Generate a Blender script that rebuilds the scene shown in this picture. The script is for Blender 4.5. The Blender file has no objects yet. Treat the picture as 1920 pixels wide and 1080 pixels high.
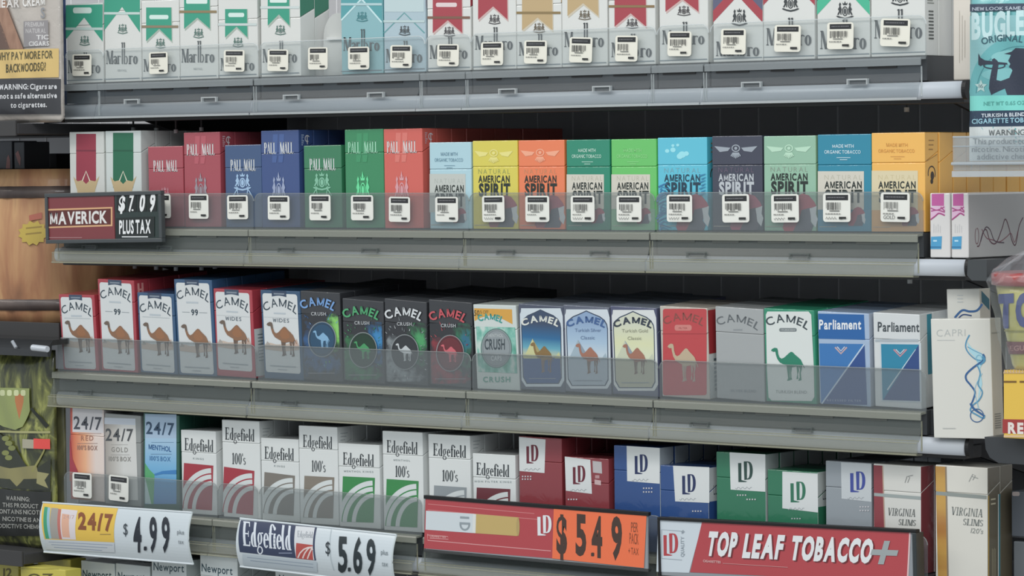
import bpy, bmesh, math, random
from mathutils import Vector, Matrix
from mathutils.geometry import tessellate_polygon
random.seed(7)
S = bpy.context.scene
COL = S.collection
ZB = 1.20                      # height of the second shelf above the shop floor

# ------------------------------------------------------------------ camera
FPX = 6231.88
CAM = Vector((2.55442, -2.51963, ZB + 0.06453))
YAW, PIT, ROL = 0.6864, -0.03741, -0.00943
FW = Vector((-math.sin(YAW) * math.cos(PIT), math.cos(YAW) * math.cos(PIT), math.sin(PIT)))
R0 = Vector((math.cos(YAW), math.sin(YAW), 0))
U0 = R0.cross(FW)
RT = math.cos(ROL) * R0 + math.sin(ROL) * U0
UP = -math.sin(ROL) * R0 + math.cos(ROL) * U0
cd = bpy.data.cameras.new('camera')
cam = bpy.data.objects.new('camera', cd)
COL.objects.link(cam)
cd.sensor_width = 36.0
cd.lens = FPX * 36.0 / 1920.0
cd.clip_start, cd.clip_end = 0.1, 50
cam.matrix_world = Matrix(((RT.x, UP.x, -FW.x, CAM.x), (RT.y, UP.y, -FW.y, CAM.y), (RT.z, UP.z, -FW.z, CAM.z), (0, 0, 0, 1)))
S.camera = cam

# ------------------------------------------------------------------ light
w = bpy.data.worlds.new('shop_air')
S.world = w
w.use_nodes = True
w.node_tree.nodes['Background'].inputs[0].default_value = (0.85, 0.93, 1.0, 1)
w.node_tree.nodes['Background'].inputs[1].default_value = 0.60

def lamp(name, loc, target, sx, sy, power, col=(1, 0.985, 0.96)):
    l = bpy.data.lights.new(name, 'AREA')
    l.shape, l.size, l.size_y, l.energy, l.color = 'RECTANGLE', sx, sy, power, col
    o = bpy.data.objects.new(name, l)
    COL.objects.link(o)
    o.location = loc
    o.rotation_euler = (Vector(target) - Vector(loc)).to_track_quat('-Z', 'Y').to_euler()
    return o
lamp('ceiling_light_strip', (0.35, -1.6, 2.75), (0.4, 0.0, 1.15), 2.6, 0.35, 20)
lamp('ceiling_light_strip', (2.7, -2.3, 2.75), (0.5, 0.1, 1.1), 1.4, 1.4, 50, (0.97, 0.99, 1))
lamp('ceiling_light_strip', (-1.6, -1.7, 2.75), (0.0, 0.0, 1.1), 1.6, 0.4, 14, (1, 0.95, 0.87))
S.view_settings.view_transform = 'Standard'
S.view_settings.look = 'None'
S.view_settings.gamma = 1
S.view_settings.use_curve_mapping = False
S.view_settings.exposure = -0.05

# ------------------------------------------------------------------ pixel measuring: ray of a photograph point
def ray(x, y):
    return (FW * FPX + RT * (x - 960) - UP * (y - 540)).normalized()
def un(x, y, Y=0.0):
    d = ray(x, y)
    return CAM + d * ((Y - CAM.y) / d.y)
def un_local(mw, x, y, yl):
    """photo point -> (x, z) on the plane y = yl of the frame mw"""
    inv = mw.inverted()
    o = inv @ CAM
    d = inv.to_3x3() @ ray(x, y)
    p = o + d * ((yl - o.y) / d.y)
    return p.x, p.z

# ------------------------------------------------------------------ materials
def lin(c):
    c /= 255.0
    return c / 12.92 if c <= 0.04045 else ((c + 0.055) / 1.055) ** 2.4
ALB = 1.0
DULL = 0.11                    # mutes every colour with a little grey for the slightly hazy look
def rgb(h):
    h = h.lstrip('#')
    v = [min(0.9, lin(int(h[i:i + 2], 16)) * ALB) for i in (0, 2, 4)]
    g = 0.3 * v[0] + 0.55 * v[1] + 0.15 * v[2]
    v = [c + (g - c) * DULL for c in v]
    return (v[0], v[1], v[2], 1)
_M = {}
def mat(h, rough=0.42, coat=0.0, metal=0.0, wrinkle=0.0, spec=0.5):
    k = (h, rough, coat, metal, wrinkle, spec)
    if k in _M:
        return _M[k]
    m = bpy.data.materials.new('paint_' + h.lstrip('#'))
    m.use_nodes = True
    nt = m.node_tree
    b = nt.nodes['Principled BSDF']
    b.inputs['Base Color'].default_value = rgb(h)
    b.inputs['Roughness'].default_value = rough
    b.inputs['Metallic'].default_value = metal
    b.inputs['Specular IOR Level'].default_value = spec
    b.inputs['Coat Weight'].default_value = coat
    b.inputs['Coat Roughness'].default_value = 0.12
    if wrinkle:
        tc = nt.nodes.new('ShaderNodeTexCoord')
        n = nt.nodes.new('ShaderNodeTexNoise')
        n.inputs['Scale'].default_value = 60
        n.inputs['Detail'].default_value = 3
        n.inputs['Distortion'].default_value = 0.8
        bp = nt.nodes.new('ShaderNodeBump')
        bp.inputs['Strength'].default_value = wrinkle
        bp.inputs['Distance'].default_value = 0.002
        nt.links.new(tc.outputs['Object'], n.inputs['Vector'])
        nt.links.new(n.outputs['Fac'], bp.inputs['Height'])
        nt.links.new(bp.outputs['Normal'], b.inputs['Coat Normal'])
        if wrinkle > 0.5:
            nt.links.new(bp.outputs['Normal'], b.inputs['Normal'])
    _M[k] = m
    return m
def board(h):                                     # cellophane-wrapped printed card
    return mat(h, 0.42, 0.6, 0, 0.5)
def ink(h):
    return mat(h, 0.5, 0.15)
def plastic(name, h, veil, rough=0.22):
    """clear sheet plastic: lets most light straight through, the rest is a pale surface with a shine"""
    if name in _M:
        return _M[name]
    m = bpy.data.materials.new(name)
    m.use_nodes = True
    nt = m.node_tree
    b = nt.nodes['Principled BSDF']
    b.inputs['Base Color'].default_value = rgb(h)
    b.inputs['Roughness'].default_value = rough
    t = nt.nodes.new('ShaderNodeBsdfTransparent')
    t.inputs['Color'].default_value = (0.97, 0.98, 0.98, 1)
    mx = nt.nodes.new('ShaderNodeMixShader')
    mx.inputs[0].default_value = veil
    nt.links.new(t.outputs[0], mx.inputs[1])
    nt.links.new(b.outputs[0], mx.inputs[2])
    nt.links.new(mx.outputs[0], nt.nodes['Material Output'].inputs['Surface'])
    _M[name] = m
    return m
def pattern(name, stops, scale=(30, 30, 30), detail=4, rough=0.4, distort=0.0, coat=0.3, kind='noise', bump=0.0):
    """colours spread by a noise field in the object's own coordinates"""
    m = bpy.data.materials.new(name)
    m.use_nodes = True
    nt = m.node_tree
    b = nt.nodes['Principled BSDF']
    b.inputs['Roughness'].default_value = rough
    b.inputs['Coat Weight'].default_value = coat
    tc = nt.nodes.new('ShaderNodeTexCoord')
    mp = nt.nodes.new('ShaderNodeMapping')
    mp.inputs['Scale'].default_value = scale
    n = nt.nodes.new('ShaderNodeTexNoise')
    n.inputs['Scale'].default_value = 1
    n.inputs['Detail'].default_value = detail
    n.inputs['Distortion'].default_value = distort
    cr = nt.nodes.new('ShaderNodeValToRGB')
    e = cr.color_ramp.elements
    while len(e) < len(stops):
        e.new(0.5)
    for el, (p, c) in zip(e, stops):
        el.position = p
        el.color = rgb(c)
    nt.links.new(tc.outputs['Object'], mp.inputs['Vector'])
    nt.links.new(mp.outputs['Vector'], n.inputs['Vector'])
    nt.links.new(n.outputs['Fac'], cr.inputs['Fac'])
    nt.links.new(cr.outputs['Color'], b.inputs['Base Color'])
    if bump:
        bp = nt.nodes.new('ShaderNodeBump')
        bp.inputs['Strength'].default_value = bump
        bp.inputs['Distance'].default_value = 0.003
        nt.links.new(n.outputs['Fac'], bp.inputs['Height'])
        nt.links.new(bp.outputs['Normal'], b.inputs['Normal'])
        nt.links.new(bp.outputs['Normal'], b.inputs['Coat Normal'])
    return m
def ramp(name, axis, lo, hi, stops, rough=0.45, coat=0.3):
    """printed colour fade along one axis of the object"""
    m = bpy.data.materials.new(name)
    m.use_nodes = True
    nt = m.node_tree
    b = nt.nodes['Principled BSDF']
    b.inputs['Roughness'].default_value = rough
    b.inputs['Coat Weight'].default_value = coat
    tc = nt.nodes.new('ShaderNodeTexCoord')
    sp = nt.nodes.new('ShaderNodeSeparateXYZ')
    mr = nt.nodes.new('ShaderNodeMapRange')
    mr.inputs['From Min'].default_value = lo
    mr.inputs['From Max'].default_value = hi
    cr = nt.nodes.new('ShaderNodeValToRGB')
    e = cr.color_ramp.elements
    while len(e) < len(stops):
        e.new(0.5)
    for el, (p, c) in zip(e, stops):
        el.position = p
        el.color = rgb(c)
    nt.links.new(tc.outputs['Object'], sp.inputs[0])
    nt.links.new(sp.outputs[axis], mr.inputs['Value'])
    nt.links.new(mr.outputs[0], cr.inputs['Fac'])
    nt.links.new(cr.outputs['Color'], b.inputs['Base Color'])
    return m

def clouds(name, base, spots, scale=110, rough=.4):
    """soft torn clouds of ink: spots are (x, z, rx, rz, colour) in the object's own metres"""
    m = bpy.data.materials.new(name)
    m.use_nodes = True
    nt = m.node_tree
    b = nt.nodes['Principled BSDF']
    b.inputs['Roughness'].default_value = rough
    b.inputs['Coat Weight'].default_value = .3
    L = nt.links.new
    tc = nt.nodes.new('ShaderNodeTexCoord')
    n = nt.nodes.new('ShaderNodeTexNoise')
    n.inputs['Scale'].default_value = scale
    n.inputs['Detail'].default_value = 6
    n.inputs['Distortion'].default_value = .6
    L(tc.outputs['Object'], n.inputs['Vector'])
    prev = None
    for k, (x, z, rx, rz, c) in enumerate(spots):
        mp = nt.nodes.new('ShaderNodeMapping')
        mp.inputs['Location'].default_value = (-x / rx, 0, -z / rz)
        mp.inputs['Scale'].default_value = (1 / rx, 0, 1 / rz)
        ln = nt.nodes.new('ShaderNodeVectorMath'); ln.operation = 'LENGTH'
        L(tc.outputs['Object'], mp.inputs['Vector']); L(mp.outputs['Vector'], ln.inputs[0])
        ad = nt.nodes.new('ShaderNodeMath'); ad.operation = 'MULTIPLY_ADD'
        L(n.outputs['Fac'], ad.inputs[0]); ad.inputs[1].default_value = 2.4; L(ln.outputs['Value'], ad.inputs[2])
        mr = nt.nodes.new('ShaderNodeMapRange')
        mr.inputs['From Min'].default_value = 2.3; mr.inputs['From Max'].default_value = 1.5
        L(ad.outputs[0], mr.inputs['Value'])
        mx = nt.nodes.new('ShaderNodeMix'); mx.data_type = 'RGBA'
        L(mr.outputs[0], mx.inputs[0])
        if prev is None: mx.inputs[6].default_value = rgb(base)
        else: L(prev, mx.inputs[6])
        mx.inputs[7].default_value = rgb(c)
        prev = mx.outputs[2]
    L(prev, b.inputs['Base Color'])
    return m

# ------------------------------------------------------------------ objects
def tag(o, label=None, cat=None, group=None, kind=None):
    if label: o['label'] = label
    if cat: o['category'] = cat
    if group: o['group'] = group
    if kind: o['kind'] = kind
    return o
def link_mesh(name, me, parent=None):
    o = bpy.data.objects.new(name, me)
    COL.objects.link(o)
    if parent: o.parent = parent
    return o
def empty(name, mw):
    o = bpy.data.objects.new(name, None)
    o.empty_display_size = 0.01
    COL.objects.link(o)
    o.matrix_world = mw
    return o
class MB:
    """collects shapes into ONE mesh object"""
    def __init__(s):
        s.bm = bmesh.new(); s.mats = []
    def mi(s, m):
        if m not in s.mats: s.mats.append(m)
        return s.mats.index(m)
    def box(s, x0, x1, y0, y1, z0, z1, m, bev=0.0, side=None, top=None):
        r = bmesh.ops.create_cube(s.bm, size=1)
        vs = r['verts']
        for v in vs:
            v.co = Vector((x0 if v.co.x < 0 else x1, y0 if v.co.y < 0 else y1, z0 if v.co.z < 0 else z1))
        fs = list({f for v in vs for f in v.link_faces})
        if bev:
            es = list({e for v in vs for e in v.link_edges})
            rb = bmesh.ops.bevel(s.bm, geom=es, offset=bev, segments=2, affect='EDGES', profile=0.5)
            fs = list({f for v in rb['verts'] for f in v.link_faces} | {f for f in fs if f.is_valid})
        i = s.mi(m)
        s.bm.normal_update()
        for f in fs:
            f.material_index = i
            if side and abs(f.normal.x) > 0.8: f.material_index = s.mi(side)
            if top and f.normal.z > 0.8: f.material_index = s.mi(top)
        return s
    def prism(s, prof, x0, x1, m, axis='x'):
        """closed outline [(y, z)...] swept along x"""
        bm = s.bm
        a = [bm.verts.new((x0, p[0], p[1])) for p in prof]
        b = [bm.verts.new((x1, p[0], p[1])) for p in prof]
        n = len(prof); i = s.mi(m)
        fs = [bm.faces.new((a[k], a[(k + 1) % n], b[(k + 1) % n], b[k])) for k in range(n)]
        for loop in (a, b):
            for t in tessellate_polygon([[v.co for v in loop]]):
                try: fs.append(bm.faces.new([loop[q] for q in t]))
                except ValueError: pass
        for f in fs: f.material_index = i
        bmesh.ops.recalc_face_normals(bm, faces=fs)
        return s
    def slab(s, pts, y0, y1, m):
        """outline [(x, z)...] given thickness from y0 (front) to y1"""
        bm = s.bm
        a = [bm.verts.new((p[0], y0, p[1])) for p in pts]
        b = [bm.verts.new((p[0], y1, p[1])) for p in pts]
        n = len(pts); i = s.mi(m)
        fs = [bm.faces.new((a[k], a[(k + 1) % n], b[(k + 1) % n], b[k])) for k in range(n)]
        for loop in (a, b):
            for t in tessellate_polygon([[v.co for v in loop]]):
                try: fs.append(bm.faces.new([loop[q] for q in t]))
                except ValueError: pass
        for f in fs: f.material_index = i
        bmesh.ops.recalc_face_normals(bm, faces=fs)
        return s
    def tube(s, pts, r, m, n=8):
        bm = s.bm; rings = []; i = s.mi(m)
        pts = [Vector(p) for p in pts]
        for k, p in enumerate(pts):
            t = (pts[min(k + 1, len(pts) - 1)] - pts[max(k - 1, 0)]).normalized()
            u = t.cross(Vector((0, 0, 1)))
            if u.length < 1e-3: u = Vector((1, 0, 0))
            u.normalize(); v = t.cross(u)
            rings.append([bm.verts.new(p + r * (math.cos(2 * math.pi * q / n) * u + math.sin(2 * math.pi * q / n) * v)) for q in range(n)])
        for a, b in zip(rings, rings[1:]):
            for q in range(n):
                f = bm.faces.new((a[q], a[(q + 1) % n], b[(q + 1) % n], b[q])); f.material_index = i; f.smooth = True
        for rg in (rings[0], rings[-1]):
            bm.faces.new(rg).material_index = i
        return s
    def build(s, name, parent=None):
        me = bpy.data.meshes.new(name)
        s.bm.to_mesh(me); s.bm.free()
        for m in s.mats: me.materials.append(m)
        return link_mesh(name, me, parent)

# ------------------------------------------------------------------ letters
_G = {}
def glyph(ch, bold):
    k = (ch, bold)
    if k in _G: return _G[k]
    if ch in 'MW':                                     # drawn as four plain strokes
        c = caph(); t = .135 + 1.7 * bold; w_ = 1.02
        q = lambda y: y if ch == 'M' else 1 - y
        st = [[(t / 2 - t / 2, 0), (t, 0), (t, 1), (0, 1)], [(w_ - t, 0), (w_, 0), (w_, 1), (w_ - t, 1)],
              [(0, 1), (t * 1.1, 1), (w_ / 2 + t * .55, .05), (w_ / 2 - t * .55, .05)], [(w_ - t * 1.1, 1), (w_, 1), (w_ / 2 + t * .55, .05), (w_ / 2 - t * .55, .05)]]
        if ch == 'W': st = [[(0, 0), (t, 0), (w_ * .25 + t * .5, 1), (w_ * .25 - t * .5, 1)], [(w_ * .25 - t * .5, 1), (w_ * .25 + t * .5, 1), (w_ / 2 + t * .5, .1), (w_ / 2 - t * .5, .1)], [(w_ / 2 - t * .5, .1), (w_ / 2 + t * .5, .1), (w_ * .75 + t * .5, 1), (w_ * .75 - t * .5, 1)], [(w_ * .75 - t * .5, 1), (w_ * .75 + t * .5, 1), (w_, 0), (w_ - t, 0)]]
        vs, fs = [], []
        for s_ in st:
            fs.append(tuple(range(len(vs), len(vs) + 4))); vs += [(x * c, q(y) * c) for x, y in s_]
        _G[k] = (vs, fs, w_ * c)
        return _G[k]
    cu = bpy.data.curves.new('g', 'FONT')
    cu.body = ch; cu.resolution_u = 3; cu.offset = bold; cu.fill_mode = 'FRONT'
    o = bpy.data.objects.new('g', cu)
    COL.objects.link(o)
    bpy.context.view_layer.update()
    me = o.evaluated_get(bpy.context.evaluated_depsgraph_get()).to_mesh()
    vs = [(v.co.x, v.co.y) for v in me.vertices]
    fs = [tuple(p.vertices) for p in me.polygons]
    o.to_mesh_clear()
    bpy.data.objects.remove(o); bpy.data.curves.remove(cu)
    if vs:
        lo = min(v[0] for v in vs); hi = max(v[0] for v in vs)
        vs = [(x - lo, y) for x, y in vs]
        _G[k] = (vs, fs, hi - lo)
    else:
        _G[k] = ([], [], 0.26)
    return _G[k]
_cap = []
def caph():
    if not _cap: _cap.append(max(v[1] for v in glyph('H', 0)[0]))
    return _cap[0]
# a condensed serif alphabet made of stems, hairlines and contrasted bowls
T, H_ = 0.135, 0.05
def _st(x, y0, y1, t=T): return [(x - t / 2, y0), (x + t / 2, y0), (x + t / 2, y1), (x - t / 2, y1)]
def _h(x0, x1, y, t=H_): return [(x0, y), (x1, y), (x1, y + t), (x0, y + t)]
def _d(x0, y0, x1, y1, t): return [(x0 - t / 2, y0), (x0 + t / 2, y0), (x1 + t / 2, y1), (x1 - t / 2, y1)]
def _a(cx, cy, rx, ry, a0=0, a1=360, tv=T, th=H_, n=14):
    out = []
    P = []
    for k in range(n + 1):
        a = math.radians(a0 + (a1 - a0) * k / n)
        P.append(((cx + rx * math.cos(a), cy + ry * math.sin(a)), (cx + (rx - tv) * math.cos(a), cy + (ry - th) * math.sin(a))))
    for (o1, i1), (o2, i2) in zip(P, P[1:]): out.append([o1, o2, i2, i1])
    return out
def _sf(x, y, w=0.13): return _h(x - w, x + w, y if y < 0.5 else y - H_)
SER = {
 'M': (.66, [_st(.09, 0, 1, .05), _d(.37, 0, .13, 1, .15), _d(.37, 0, .53, 1, .05), _st(.56, 0, 1, .13), _sf(.09, 0, .08), _sf(.57, 0, .09), _h(.02, .16, .955), _h(.5, .64, .955)]),
 'a': (.35, [_st(.27, 0, .5)] + _a(.17, .48, .16, .14, 0, 180, .12, .05, 8) + _a(.16, .18, .15, .19, 0, 360, .1)),
 'r': (.33, [_st(.1, 0, .62), _sf(.1, 0, .1)] + _a(.24, .5, .11, .12, 10, 170, .06, .05, 8)),
 'l': (.2, [_st(.1, 0, 1), _sf(.1, 0, .09), _h(.02, .1, .955)]),
 'b': (.4, [_st(.1, 0, 1), _h(.02, .1, .955)] + _a(.2, .3, .19, .31, -100, 100, .12)),
 'o': (.38, _a(.19, .3, .18, .31)),
 'd': (.4, [_st(.3, 0, 1), _h(.22, .3, .955), _sf(.32, 0, .07)] + _a(.19, .3, .18, .31, 80, 280, .12)),
 'g': (.38, _a(.17, .36, .15, .25, 0, 360, .1) + _a(.18, -.12, .18, .17, 0, 360, .07, .05) + [_h(.25, .37, .56), _d(.09, .0, .12, .16, .07)]),
 'e': (.36, _a(.18, .3, .17, .31, 0, 318, .12) + [_h(.05, .35, .3, .05)]),
 'f': (.27, [_st(.12, 0, .8), _sf(.12, 0, .1), _h(0, .26, .57)] + _a(.22, .8, .16, .2, 20, 180, .12, .05, 8)),
 'i': (.2, [_st(.1, 0, .62), _sf(.1, 0, .09)] + _a(.1, .82, .07, .08, 0, 360, .069, .079)),
 'E': (.48, [_st(.13, 0, 1, .14), _h(.02, .44, 0, .06), _h(.02, .42, .94, .06), _h(.13, .34, .48, .05), _st(.42, 0, .2, .05), _st(.4, .8, 1, .05), _st(.33, .38, .62, .04)]),
 'P': (.44, [_st(.12, 0, 1), _sf(.12, 0, .11), _h(.02, .2, .955)] + _a(.16, .73, .26, .27, -100, 100, .11)),
 't': (.26, [_st(.11, .06, .82), _h(0, .25, .57)] + _a(.19, .1, .13, .1, 180, 320, .1, .05, 6)),
 'n': (.4, [_st(.1, 0, .62), _sf(.1, 0, .09), _st(.3, 0, .45), _sf(.31, 0, .09)] + _a(.22, .44, .14, .18, 0, 170, .12, .06, 8)),
 'm': (.6, [_st(.1, 0, .62), _st(.3, 0, .45), _st(.5, 0, .45), _sf(.1, 0, .08), _sf(.3, 0, .08), _sf(.5, 0, .08)] + _a(.22, .44, .14, .18, 0, 170, .12, .06, 8) + _a(.42, .44, .14, .18, 0, 170, .12, .06, 8)),
 '0': (.44, _a(.22, .5, .2, .51)),
 '1': (.28, [_st(.15, 0, 1), _sf(.15, 0, .12), _d(.06, .85, .14, 1, .06)]),
 "'": (.14, [_st(.07, .75, 1, .08)]),
 's': (.32, _a(.16, .45, .14, .17, 30, 270, .1, .05, 8) + _a(.16, .17, .14, .18, -150, 90, .1, .05, 8)),
 'A': (.5, [_d(.07, 0, .25, 1, .05), _d(.42, 0, .25, 1, .13), _h(.13, .36, .3), _sf(.07, 0, .07), _sf(.42, 0, .08)]),
 'L': (.42, [_st(.12, 0, 1), _h(.02, .4, 0, .05), _st(.38, 0, .18, .05), _sf(.12, 1, .1)]),
 'V': (.5, [_d(.25, 0, .09, 1, .13), _d(.25, 0, .43, 1, .05), _sf(.09, 1, .09), _sf(.43, 1, .07)]),
 'I': (.24, [_st(.12, 0, 1, .1), _sf(.12, 0, .1), _sf(.12, 1, .1)]),
 'R': (.46, [_st(.12, 0, 1, .1), _sf(.12, 0, .1), _d(.38, 0, .22, .5, .1)] + _a(.16, .74, .24, .26, -100, 100, .1)),
 'G': (.46, _a(.23, .5, .21, .51, 50, 330, .1) + [_st(.39, .05, .42, .09)]),
 'N': (.5, [_st(.09, 0, 1, .05), _d(.41, 0, .11, 1, .1), _st(.42, 0, 1, .05)]),
 'S': (.38, _a(.19, .74, .17, .27, 20, 270, .1, .05, 9) + _a(.19, .26, .17, .27, -160, 90, .1, .05, 9)),
 'U': (.46, [_st(.1, .3, 1, .1), _st(.38, .3, 1, .05), _sf(.1, 1, .08), _sf(.38, 1, .07)] + _a(.235, .3, .185, .31, 180, 360, .09, .05, 10)),
 '2': (.42, _a(.2, .72, .18, .28, -20, 170, .1, .05, 9) + [_d(.05, .03, .35, .64, .08), _h(.03, .4, 0, .06)]),
}
def layout(s, style, bold, track):
    """-> list of (polygon points) in units of cap height, total width"""
    polys, x = [], 0.0
    if style == 'serif':
        for ch in s:
            if ch == ' ': x += .22 + track; continue
            wd, el = SER.get(ch, SER['o'])
            for p in el: polys.append([(x + a, b) for a, b in p])
            x += wd + track
        return polys, x - track
    c = caph()
    for ch in s:
        if ch == ' ': x += .3 + track; continue
        vs, fs, wd = glyph(ch, bold)
        for f in fs: polys.append([(x + vs[i][0] / c, vs[i][1] / c) for i in f])
        x += wd / c + .12 + track
    return polys, x - .12 - track

# ------------------------------------------------------------------ printing on a face
SEPARATE = {'printed_panel', 'number_tile', 'price_digit', 'label_panel', 'navy_band', 'red_band', 'dark_dash', 'banner', 'lid_panel'}
def finer(polys, lim=.004):
    """cuts facets until none is taller or wider than lim, so that print can follow a curved face"""
    out, todo = [], []
    for p in polys:
        p = [tuple(q) for q in p]
        todo += [(p[0], p[k], p[k + 1]) for k in range(1, len(p) - 1)]
    while todo:
        t = todo.pop()
        L = [math.dist(t[k], t[(k + 1) % 3]) for k in range(3)]
        k = L.index(max(L))
        if L[k] <= lim or len(todo) > 20000: out.append(t); continue
        a, b, c = t[k], t[(k + 1) % 3], t[(k + 2) % 3]
        m = ((a[0] + b[0]) / 2, (a[1] + b[1]) / 2)
        todo += [(a, m, c), (m, b, c)]
    return out
class Art:
    """flat print on a face of a thing. Points are photo pixels (px=True) or millimetres on the face."""
    STEP = 0.000028
    def bucket(s, part, polys):
        """prints of one kind that do not touch each other become parts of their own"""
        X = [p[0] for q in polys for p in q]; Z = [p[1] for q in polys for p in q]
        n = [min(X) - .0004, max(X) + .0004, min(Z) - .0004, max(Z) + .0004]
        for k, b in s.boxes.items():
            if k.split('|')[0] == part and n[0] < b[1] and n[1] > b[0] and n[2] < b[3] and n[3] > b[2]:
                s.boxes[k] = [min(n[0], b[0]), max(n[1], b[1]), min(n[2], b[2]), max(n[3], b[3])]
                return k
        k = '%s|%d' % (part, len(s.boxes)); s.boxes[k] = n
        return k
    def __init__(s, root, yl, px=True, bend=None, x0=0.0, face='F', sx=1.0):
        s.root, s.yl, s.px, s.bend, s.x0, s.face, s.sx = root, yl, px, bend, x0, face, sx
        s.parts = {}; s.boxes = {}; s.layer = 9 if bend else 2
        s.mw = root.matrix_world.copy()
    def P(s, x, y):
        if s.px:
            q = un_local(s.mw, x, y, s.yl)
            if s.bend:
                for _ in range(4): q = un_local(s.mw, x, y, s.yl + s.bend(*q))
            return q
        return s.x0 + x / 1000 * s.sx, y / 1000
    def add(s, part, polys, m):
        if isinstance(m, str): m = ink(m)
        if part in SEPARATE: part = s.bucket(part, polys)
        d = s.parts.setdefault(part, ([], [], [], []))
        vs, fs, mi, ms = d
        if m not in ms: ms.append(m)
        k = ms.index(m)
        off = s.layer * s.STEP
        if s.bend: polys = finer(polys)
        for poly in polys:
            n0 = len(vs)
            for x, z in poly:
                yb = s.yl + (s.bend(x, z) if s.bend else 0) - off
                if s.face == 'F': vs.append((x, yb, z))
                elif s.face == 'R': vs.append((-yb, x, z))          # x runs into the shelf
                elif s.face == 'T': vs.append((x, z, -yb))
            fs.append(tuple(range(n0, n0 + len(poly)))); mi.append(k)
    def poly(s, pts, m, part='printed_panel'):
        s.layer += 1
        q = [s.P(*p) for p in pts]
        tris = tessellate_polygon([[Vector((a, b, 0)) for a, b in q]])
        s.add(part, [[q[i] for i in t] for t in tris], m)
    def quad(s, a, b, c, d, m, part='printed_panel', n=1, nx=1):
        """corners bottom-left, bottom-right, top-right, top-left, cut into n x nx facets"""
        s.layer += 1
        A, B, C, D = [Vector(s.P(*p)) for p in (a, b, c, d)]
        f = lambda u, v: tuple((A * (1 - u) + B * u) * (1 - v) + (D * (1 - u) + C * u) * v)
        s.add(part, [[f(i / nx, k / n), f((i + 1) / nx, k / n), f((i + 1) / nx, (k + 1) / n), f(i / nx, (k + 1) / n)] for k in range(n) for i in range(nx)], m)
    def rect(s, x0, y0, x1, y1, m, part='printed_panel', n=1, nx=1):
        s.quad((x0, y1), (x1, y1), (x1, y0), (x0, y0), m, part, n, nx)
    def rrect(s, x0, y0, x1, y1, r, m, part='printed_panel'):
        lo, hi = min(y0, y1), max(y0, y1)
        pts = []
        for cx, cy, a in ((x1 - r, hi - r, 0), (x0 + r, hi - r, 90), (x0 + r, lo + r, 180), (x1 - r, lo + r, 270)):
            for k in range(5):
                t = math.radians(a + 22.5 * k)
                pts.append((cx + r * math.cos(t), cy + r * math.sin(t)))
        s.poly(pts, m, part)
    def ell(s, cx, cy, rx, ry, m, part='printed_panel', n=28):
        s.poly([(cx + rx * math.cos(2 * math.pi * k / n), cy + ry * math.sin(2 * math.pi * k / n)) for k in range(n)], m, part)
    def ring(s, cx, cy, rx, ry, t, m, part='printed_panel', n=32, a0=0, a1=360):
        s.layer += 1
        pp = []
        for k in range(n + 1):
            a = math.radians(a0 + (a1 - a0) * k / n)
            pp.append((s.P(cx + rx * math.cos(a), cy + ry * math.sin(a)), s.P(cx + (rx - t) * math.cos(a), cy + (ry - t) * math.sin(a))))
        s.add(part, [[a, c, d, b] for (a, b), (c, d) in zip(pp, pp[1:])], m)
    def line(s, pts, t, m, part='printed_panel', t1=None):
        """a stroke through points, t wide (tapering to t1)"""
        s.layer += 1
        V = [Vector(p) for p in pts]; q = []
        for k, p in enumerate(V):
            d = V[min(k + 1, len(V) - 1)] - V[max(k - 1, 0)]
            if d.length < 1e-9: d = Vector((1, 0))
            d.normalize(); nrm = Vector((-d.y, d.x))
            f = k / max(1, len(V) - 1)
            tt = t if t1 is None else t + (t1 - t) * f
            q.append((s.P(*(p + nrm * tt / 2)), s.P(*(p - nrm * tt / 2))))
        s.add(part, [[a, c, d, b] for (a, b), (c, d) in zip(q, q[1:])], m)
    def text(s, t, x0, y0, x1, y1, h, m, style='sans', bold=0.0, track=0.0, arc=0.0, shear=0.0, part='lettering', rot=False):
        """baseline from (x0, y0) to (x1, y1), capitals h high; arc lifts the middle along a circle"""
        s.layer += 1
        polys, W = layout(t, style, bold, track)
        sg = -1 if s.px else 1
        A, B = Vector((x0, y0)), Vector((x1, y1))
        out = []
        D = (B - A)
        up = Vector((0, sg)) if not rot else Vector((-D.normalized().y, D.normalized().x)) * (1 if not s.px else -1)
        for p in polys:
            q = []
            for a, b in p:
                u = a / W
                if arc:
                    ang = (u - 0.5) * 2 * arc
                    R = D.length / 2 / math.sin(arc)
                    c = (A + B) / 2 - up * R * math.cos(arc)
                    r = R + b * h
                    xx = c + D.normalized() * r * math.sin(ang) + up * r * math.cos(ang)
                else:
                    xx = A + D * u + up * h * b + D.normalized() * shear * h * b
                q.append(s.P(xx.x, xx.y))
            out.append(q)
        s.add(part, out, m)
    def done(s):
        objs = {}
        for part, (vs, fs, mi, ms) in s.parts.items():
            part = part.split('|')[0]
            me = bpy.data.meshes.new(part)
            me.from_pydata(vs, [], fs)
            for m in ms: me.materials.append(m)
            me.polygons.foreach_set('material_index', mi)
            bm = bmesh.new(); bm.from_mesh(me)
            bad = [f for f in bm.faces if f.calc_area() < 1e-14]
            if bad: bmesh.ops.delete(bm, geom=bad, context='FACES')
            want = {'F': Vector((0, -1, 0)), 'R': Vector((1, 0, 0)), 'T': Vector((0, 0, 1))}[s.face]
            for f in bm.faces:
                if f.normal.dot(want) < 0: f.normal_flip()
            bm.to_mesh(me); bm.free()
            objs[part] = link_mesh(part, me, s.root)
        return objs

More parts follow.
